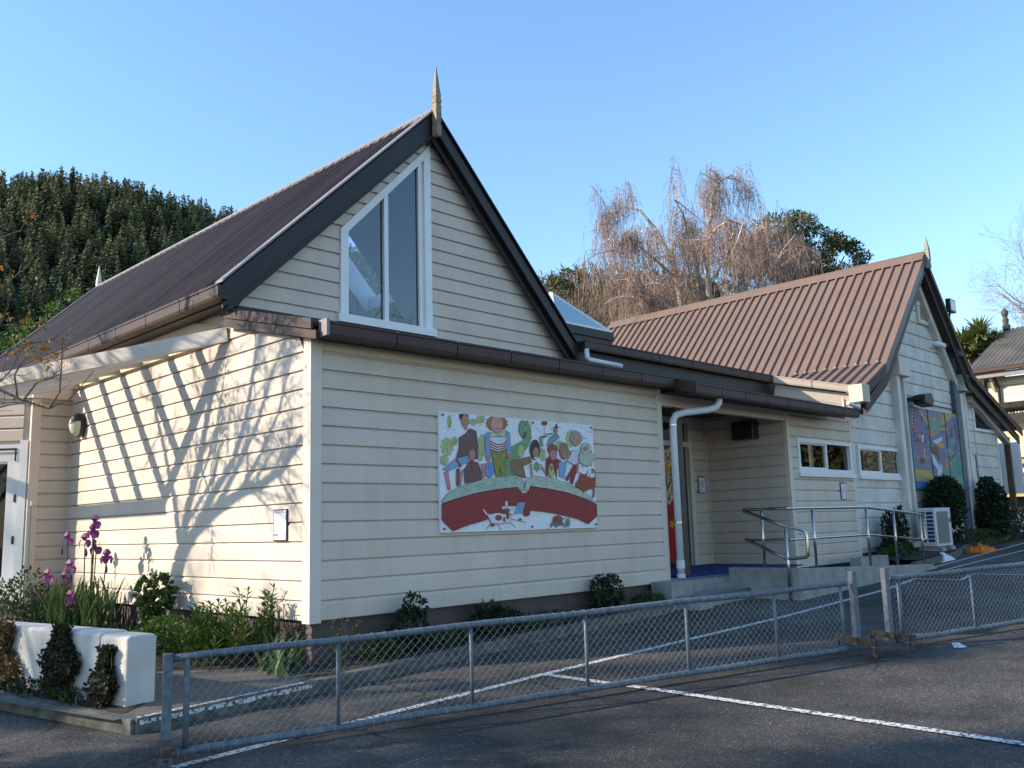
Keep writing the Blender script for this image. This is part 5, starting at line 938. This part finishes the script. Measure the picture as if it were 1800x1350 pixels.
for tp in tips[::9]: cloud(lv,tp,(.04,.04,.04),3,.045,asp=.6)
lv.build('leaves','lf_orange',o)
def bare_tree(label,base,h,r,seed,spreadL,n1,group=None,m='bark',lev=2,name='bare_tree',droop=.04):
    random.seed(seed); b0=Vector(base); o=thing(name,base,label,'tree',group); t=MB(); b=MB(); tk=wander(b0,(rnd(-.1,.1),rnd(-.1,.1),1),h*.75,7,.07,.05); limb(t,tk,r,r*.35,9); t.build('trunk',m,o,smooth=True)
    for i in range(n1):
        s=rnd(.3,1); j=min(int(s*7),6); p=tk[j].lerp(tk[j+1],s*7-j); a=i*2.4+rnd(-.4,.4); d=Vector((math.cos(a),math.sin(a),rnd(.5,1.3))); pp=wander(p,d,spreadL*rnd(.7,1.1)*(1.25-.6*s),7,.16,droop); rr=r*.45*(1.1-.5*s); limb(b,pp,rr,.012,5); spray(b,pp,rr*.45,lev,.8,spreadL*.5,9,.2,droop,3)
    b.build('branches',m,o); return o
# trees to the sunward side: out of view, they dapple the yard, the wall and the roof
G_='trees on the sunny side, out of view'
LB=('bare twiggy tree far beyond the left edge, nearer the pergola line','very tall twiggy tree farthest beyond the left edge','slim bare tree beyond the left edge nearest the yard','bare tree beyond the left edge behind the slim one','bare tree beyond the left edge in line with the building corner','tallest bare tree far beyond the left edge')
for k,(x,y,h,r,sp_,n) in enumerate(((-20,18.6,17,.24,3.6,15),(-22,24.5,19,.26,4.6,16),(-10,4.2,7.5,.16,2.6,10),(-12.5,4.6,9,.22,3.2,11),(-9.2,5.5,8,.16,2.4,9),(-13,11.8,11,.24,3.4,13))): bare_tree(LB[k],(x,y,gz(x,y)-.2),h,r,70+k,sp_,n,G_,lev=1)
def leafy(label,base,h,blobs,n,size,m,seed,name='evergreen_tree',group=None,tr_r=.2,up=.2,asp=.5,kind=None):
    random.seed(seed); b0=Vector(base); o=thing(name,base,label,'tree',group); t=MB(); tk=wander(b0,(0,0,1),h*.8,6,.06,.05); limb(t,tk,tr_r,tr_r*.3,8)
    b=MB(); tot=sum(q[3]*q[4]*q[5] for q in blobs)
    for x,y,z,rx,ry,rz in blobs:
        c=b0+Vector((x,y,z)); st=tk[min(6,max(1,int(z/h*6)-1))]; limb(t,[st,st.lerp(c,.5)+Vector((0,0,-.1*rz)),c],tr_r*.4,tr_r*.12,5)
        nn=int(n*rx*ry*rz/tot); sub=max(3,nn//70)
        for _ in range(sub):                          # leafy clumps spread through the mass
            d=rdir(); q=c+Vector((d.x*rx,d.y*ry,d.z*rz))*rnd(.45,1.0)**.7; cloud(b,q,(rx*.32,ry*.32,rz*.26),nn//sub,size,up=up,asp=asp,hollow=.2)
    t.build('trunk','bark',o,smooth=True); b.build('crown',m,o); return o
leafy('leafy shade tree beyond the left edge, out of view',(-8.6,2.4,-.8),5.6,[(0,0,3.9,1.1,1.1,1.0),(.5,-.9,3.2,.9,.9,.8),(-.5,.8,3.4,.9,.9,.9)],3000,.16,'lf_mid',81,'shade_tree',G_)
for k,(x,y) in enumerate(((-24,15.9),(-24.6,12.9))):
    leafy(('narrow poplar beyond the left edge, farther of two','narrow poplar beyond the left edge, nearer of two')[k],(x,y,-1.6),20,[(0,0,z,.55,.42,1.8) for z in (9,12,15,18,20.5)],1500,.30,'lf_mid',83+k,'poplar_tree',G_,.16)
# weeping birch behind the hall roof
random.seed(91); WB0=Vector((17.5,7.8,.2)); o=thing('weeping_birch',WB0,'bare weeping birch with white stems and hanging reddish twigs behind the hall roof','tree')
CAMP=Vector((-4.42,-6.89,.7635))
def ap_(px,py,dep): return CAMP+(CW+CR*((px-900)/1589.2)-CU*((py-675)/1589.2))*dep
t=MB(); b=MB(); tw=MB(); D0=26.5
stems=[[(1212,760,0),(1205,620,0),(1198,540,0),(1190,490,.2),(1172,440,.4),(1150,400,.6),(1125,370,.8),(1095,362,1),(1075,385,1.2)],
 [(1232,760,0),(1234,620,-.5),(1230,520,-.6),(1226,470,-.8),(1215,420,-.9),(1200,375,-1),(1185,350,-1.2)],
 [(1250,760,.3),(1256,620,.5),(1245,500,.6),(1240,430,.8),(1250,380,.9),(1252,345,1),(1265,320,1),(1285,308,1),(1300,320,1)],
 [(1225,700,0),(1270,560,.4),(1300,510,.6),(1335,465,.8),(1365,440,.9),(1385,425,1),(1400,432,1.1)],
 [(1198,560,0),(1160,525,1),(1120,505,1.4),(1085,492,1.6),(1065,500,1.8)],
 [(1205,620,0),(1175,575,-1),(1150,540,-1.4),(1120,518,-1.8),(1085,505,-2)],
 [(1256,620,.5),(1300,570,-1),(1330,520,-1.5),(1350,480,-2),(1372,470,-2)],
 [(1226,470,-.8),(1240,430,-2),(1260,400,-2.5),(1285,385,-3),(1310,395,-3.2)],
 [(1190,490,.2),(1150,455,-1),(1120,430,-1.5),(1095,420,-2),(1078,440,-2.2)],
 [(1245,500,.6),(1280,450,1.5),(1310,420,2),(1335,405,2.4),(1350,415,2.6)]]
twb=[]
for k,s in enumerate(stems):
    pts=[ap_(x,y,D0+d) for x,y,d in s]; limb(t if k<4 else b,pts,(.15,.13,.13,.07)[k] if k<4 else .05,.012,7)
    twb.append(pts)
    for _ in range(13):
        j=random.randint(max(1,len(pts)//3),len(pts)-2); p=pts[j].lerp(pts[j+1],random.random()); q=wander(p,rdir()*.9+Vector((0,0,.35)),rnd(.5,1.3),6,.18,-.10); limb(b,q,.022,.006,4); twb.append(q)
for pts in twb:
    for _ in range(30 if len(pts)>6 else 20):
        j=random.randint(1,len(pts)-2); p=pts[j].lerp(pts[j+1],random.random())+rdir()*rnd(0,.25); d=rdir(); L_=rnd(.25,1.0)**1.0*1.35
        q=[p,p+Vector((d.x*.14,d.y*.14,rnd(.0,.12)))]; 
        for s in range(4): q.append(q[-1]+Vector((d.x*.05+rnd(-.05,.05),d.y*.05+rnd(-.05,.05),-L_/4)))
        tw.tube(q,[.0055,.005,.0045,.004,.0035,.003],3,cap=False)
        for _2 in range(3): j=random.randint(2,4); a_=q[j]; tw.tube([a_,a_+Vector((rnd(-.15,.15),rnd(-.15,.15),rnd(-.3,.05)))],[.005,.003],3,cap=False)
t.build('trunk','birch',o,smooth=True); b.build('branches','birch',o); tag(tw.build('twigs','twig',o),None,None,None,'stuff')
leafy('dark feathery evergreen tree behind the hall ridge',(30.0,10.3,2.75),13,[(-1.3,1.5,8.6,1.0,1.0,.75),(-.5,.5,9.8,1.0,1.0,.85),(.1,-.1,10.1,.9,.9,.75),(.8,-.7,9.2,1.0,1.0,.8),(1.6,-1.4,8.8,.85,.85,.75),(.3,.1,8.4,1.5,1.5,.8),(-.6,.7,8.7,1.1,1.1,.8),(-2.2,2.2,7.6,1.0,1.0,.6),(1.0,-.8,7.4,1.8,1.8,.8)],26000,.17,'lf_olive',92,asp=.34)
bare_tree('pale pinkish bare tree at the right edge behind the pavilion',(43.5,3.6,2),11.6,.13,93,5.2,24,None,'twig2',2)
# cabbage tree
random.seed(94); o=thing('cabbage_tree',(33,4.6,1.5),'cabbage tree with spiky leaf heads between hall and pavilion','tree'); t=MB(); b=MB()
for hx,hy,hz in ((32.45,4.85,7.15),(32.7,4.35,7.5),(33.1,4.0,7.0),(32.6,4.6,6.75)):
    c=Vector((hx,hy,hz)); limb(t,[Vector((33,4.6,1.5)),Vector((32.9,4.55,4.5)),c.lerp(Vector((32.9,4.5,5.5)),.4),c],.16,.09,8)
    for _ in range(210):
        d=rdir(); d.z=abs(d.z)*1.0-.25; d.normalize(); L_=rnd(.75,1.15); sd=d.cross(Vector((0,0,1))).normalized()*.042; p1=c+d*L_*.55; p2=c+d*L_+Vector((0,0,-.16)); b.face([c+d*.05-sd,c+d*.05+sd,p1+sd,p1-sd]); b.face([p1-sd,p1+sd,p2])
t.build('trunk','bark',o,smooth=True); b.build('crown','cab',o)
leafy('dark bush below the cabbage tree',(33.5,5.6,1.5),4.5,[(0,0,3.2,1.2,1.2,1.3),(.2,-.6,2,1.3,1.3,1.3)],1800,.2,'lf_dark',95,'garden_tree')
# bush behind the main roof
leafy('bright green leafy tree showing over the far end of the main roof',(9.2,35,0),12,[(-.6,.6,9.6,1.2,1.2,1.0),(.7,-.8,10.5,1.2,1.2,.9),(-1.8,1.6,8.6,1.4,1.3,1.2),(0,0,7.8,2.0,2,1.4)],5200,.22,'lf_green',96,'garden_tree')
# tree across the yard, seen mirrored in the gable window
bare_tree('bare tree across the yard mirrored in the gable window, out of view',(15.5,-16.5,0),11,.24,97,4.0,14,None,'twig',1)
random.seed(98); b=MB()  # unseen tree row added so the right-hand windows reflect something dark
for k in range(40):
    x=33+.28*k+rnd(-1.2,1.2); y=-4.5-k*.62; hgt=rnd(5,9)
    for _ in range(5): cloud(b,(x+rnd(-.8,.8),y,gz(x,y)+hgt*rnd(.05,.8)),(1.3,1.3,hgt*.3),110,.5)
tag(b.build('reflection_trees','lf_olive'),'unseen row of trees added across the yard to darken the window reflections','trees',None,'stuff')
# ================================================================== HILLS AND FOREST
def sst(a,b,x): t=min(1,max(0,(x-a)/(b-a))); return t*t*(3-2*t)
HV=Vector((.335,.942,0)); HL=Vector((.942,-.335,0)); C0=Vector((-4.4,-6.9,0))
def hz(s,l):
    H=70.3-.22*max(0,-3-l)-.17*max(0,l-4); return -3+(H+3)*sst(80,212,s)*(1-.35*sst(225,330,s))+2.2*mnoise.noise((s*.03,l*.03,1))
b=MB(); ns,nl=26,40
for i in range(ns+1):
    for j in range(nl+1): s=75+i*10; l=-190+j*10; p=C0+HV*s+HL*l; b.v.append((p.x,p.y,hz(s,l)))
for i in range(ns):
    for j in range(nl): q=i*(nl+1)+j; b.f.append((q,q+1,q+nl+2,q+nl+1)); b.mi.append(0)
struct('hill',b,'lf_dark','tall dark wooded hill at the left',None,True)
def conifer(seed):
    random.seed(seed); b=MB(); H=1.0; b.tube([(0,0,0),(0,0,.97)],[.012,.002],4,cap=False)
    for k in range(16):
        z=.08+.88*(k/16); R0=.20*(1-z)**.75+.012
        for j in range(7 if z<.7 else 5):
            a=rnd(0,6.283); d=Vector((math.cos(a),math.sin(a),0)); sd=Vector((-d.y,d.x,0)); L=R0*rnd(.7,1.25); w=.036*rnd(.7,1.3)*(1.15-z*.6); c=Vector((0,0,z+rnd(-.02,.02))); tip=c+d*L+Vector((0,0,rnd(-.015,.03))); m_=c+d*L*.55+Vector((0,0,-.02))
            b.face([c+Vector((0,0,.02)),m_-sd*w,tip]); b.face([c+Vector((0,0,.02)),tip,m_+sd*w]); 
    return b
cvs=[conifer(s) for s in range(6)]; VS=[np.array(c.v) for c in cvs]
random.seed(101); fb=MB(); cnt=0
for _ in range(6000):
    s=rnd(95,222); l=rnd(-62,80)
    if cnt>=5200: break
    cnt+=1; p=C0+HV*s+HL*l; z=hz(s,l); h=rnd(5,9.5)*(1 if s>140 else .9); k=random.randint(0,5); a=rnd(0,6.28); ca,sa=math.cos(a),math.sin(a); wv=rnd(.7,1.0); v=VS[k]*np.array([h*wv,h*wv,h]); x=v[:,0]*ca-v[:,1]*sa+p.x; y=v[:,0]*sa+v[:,1]*ca+p.y; n0=len(fb.v)
    fb.v+=list(zip(x.tolist(),y.tolist(),(v[:,2]+z-1).tolist())); fb.f+=[tuple(i+n0 for i in f) for f in cvs[k].f]; fb.mi+=[0]*len(cvs[k].f)
tag(fb.build('pine_forest','pine'),'dense dark pine forest covering the hill behind the roof','forest',None,'stuff')
# scrub at the foot of the wooded hill
random.seed(102); b=MB()
for _ in range(150): s=rnd(60,105); l=rnd(-45,40); p=C0+HV*s+HL*l; cloud(b,(p.x,p.y,max(-2,hz(s,l))+rnd(0,10)*sst(60,100,s)),(3.2,3.2,2.6),60,1.0)
tag(b.build('hillside_scrub','lf_olive'),'olive scrub at the foot of the pine hill','scrub',None,'stuff')
# scrubby hill behind the link roof
random.seed(103); b=MB(); h2=lambda x,y:24.6*math.exp(-(((x-58)*.707-(y-43)*.707)/34)**2)*sst(26,74,(x*.707+y*.707)-3.0)-2
for i in range(31):
    for j in range(31): x=10+i*4; y=-10+j*4; b.v.append((x,y,h2(x,y)))
for i in range(30):
    for j in range(30): q=i*31+j; b.f.append((q,q+31,q+32,q+1)); b.mi.append(0)
struct('hill',b,'lf_scrub','brown scrub-covered hill between the two roofs',None,True)
b=MB(); g_=MB()
for _ in range(1500):
    x,y=rnd(28,80),rnd(12,66); s=(x+y)*.707-3
    if s<34 or s>86: continue
    z=h2(x,y); green=mnoise.noise((x*.09,y*.09,4))+.012*(y-x)>.12; cloud(g_ if green else b,(x,y,z+rnd(.2,1.2)),(1.6,1.6,1.3),38,.5 if green else .6,up=.8,asp=.55 if green else .16)
tag(b.build('brown_scrub','lf_scrub'),'brown leafless scrub on the hill between the roofs','scrub',None,'stuff'); tag(g_.build('green_scrub','lf_crest'),'olive green bushes on the hill between the roofs','scrub',None,'stuff')
GT='trees on the crest of the scrubby hill'
for k,(px,py,dep,hh,lab) in enumerate(((985,545,78,9,'leftmost feathery tree on the scrubby hill crest, beside the skylight'),(1012,535,80,9.5,'tallest feathery tree on the scrubby hill crest'),(1045,540,82,8,'rounded feathery tree on the crest nearest the birch'))):
    p=ap_(px,py,dep); leafy(lab,(p.x,p.y,p.z-5.2),hh,[(0,0,hh*.78,1.3,1.3,1.1),(.9,-.7,hh*.62,1.2,1.2,.9),(-.9,.8,hh*.6,1.2,1.2,.9),(.2,.3,hh*.45,1.5,1.5,.9)],2400,.34,'lf_crest',110+k,'crest_tree',GT)
leafy('yellow flowering wattle bush behind the hall ridge below the birch',(19,6.3,1),6.2,[(0,0,5.35,.55,.6,.5),(.8,-.6,5.6,.5,.5,.5),(-.9,.9,5.2,.4,.5,.35)],420,.10,'lf_yellow',120,'wattle_bush')
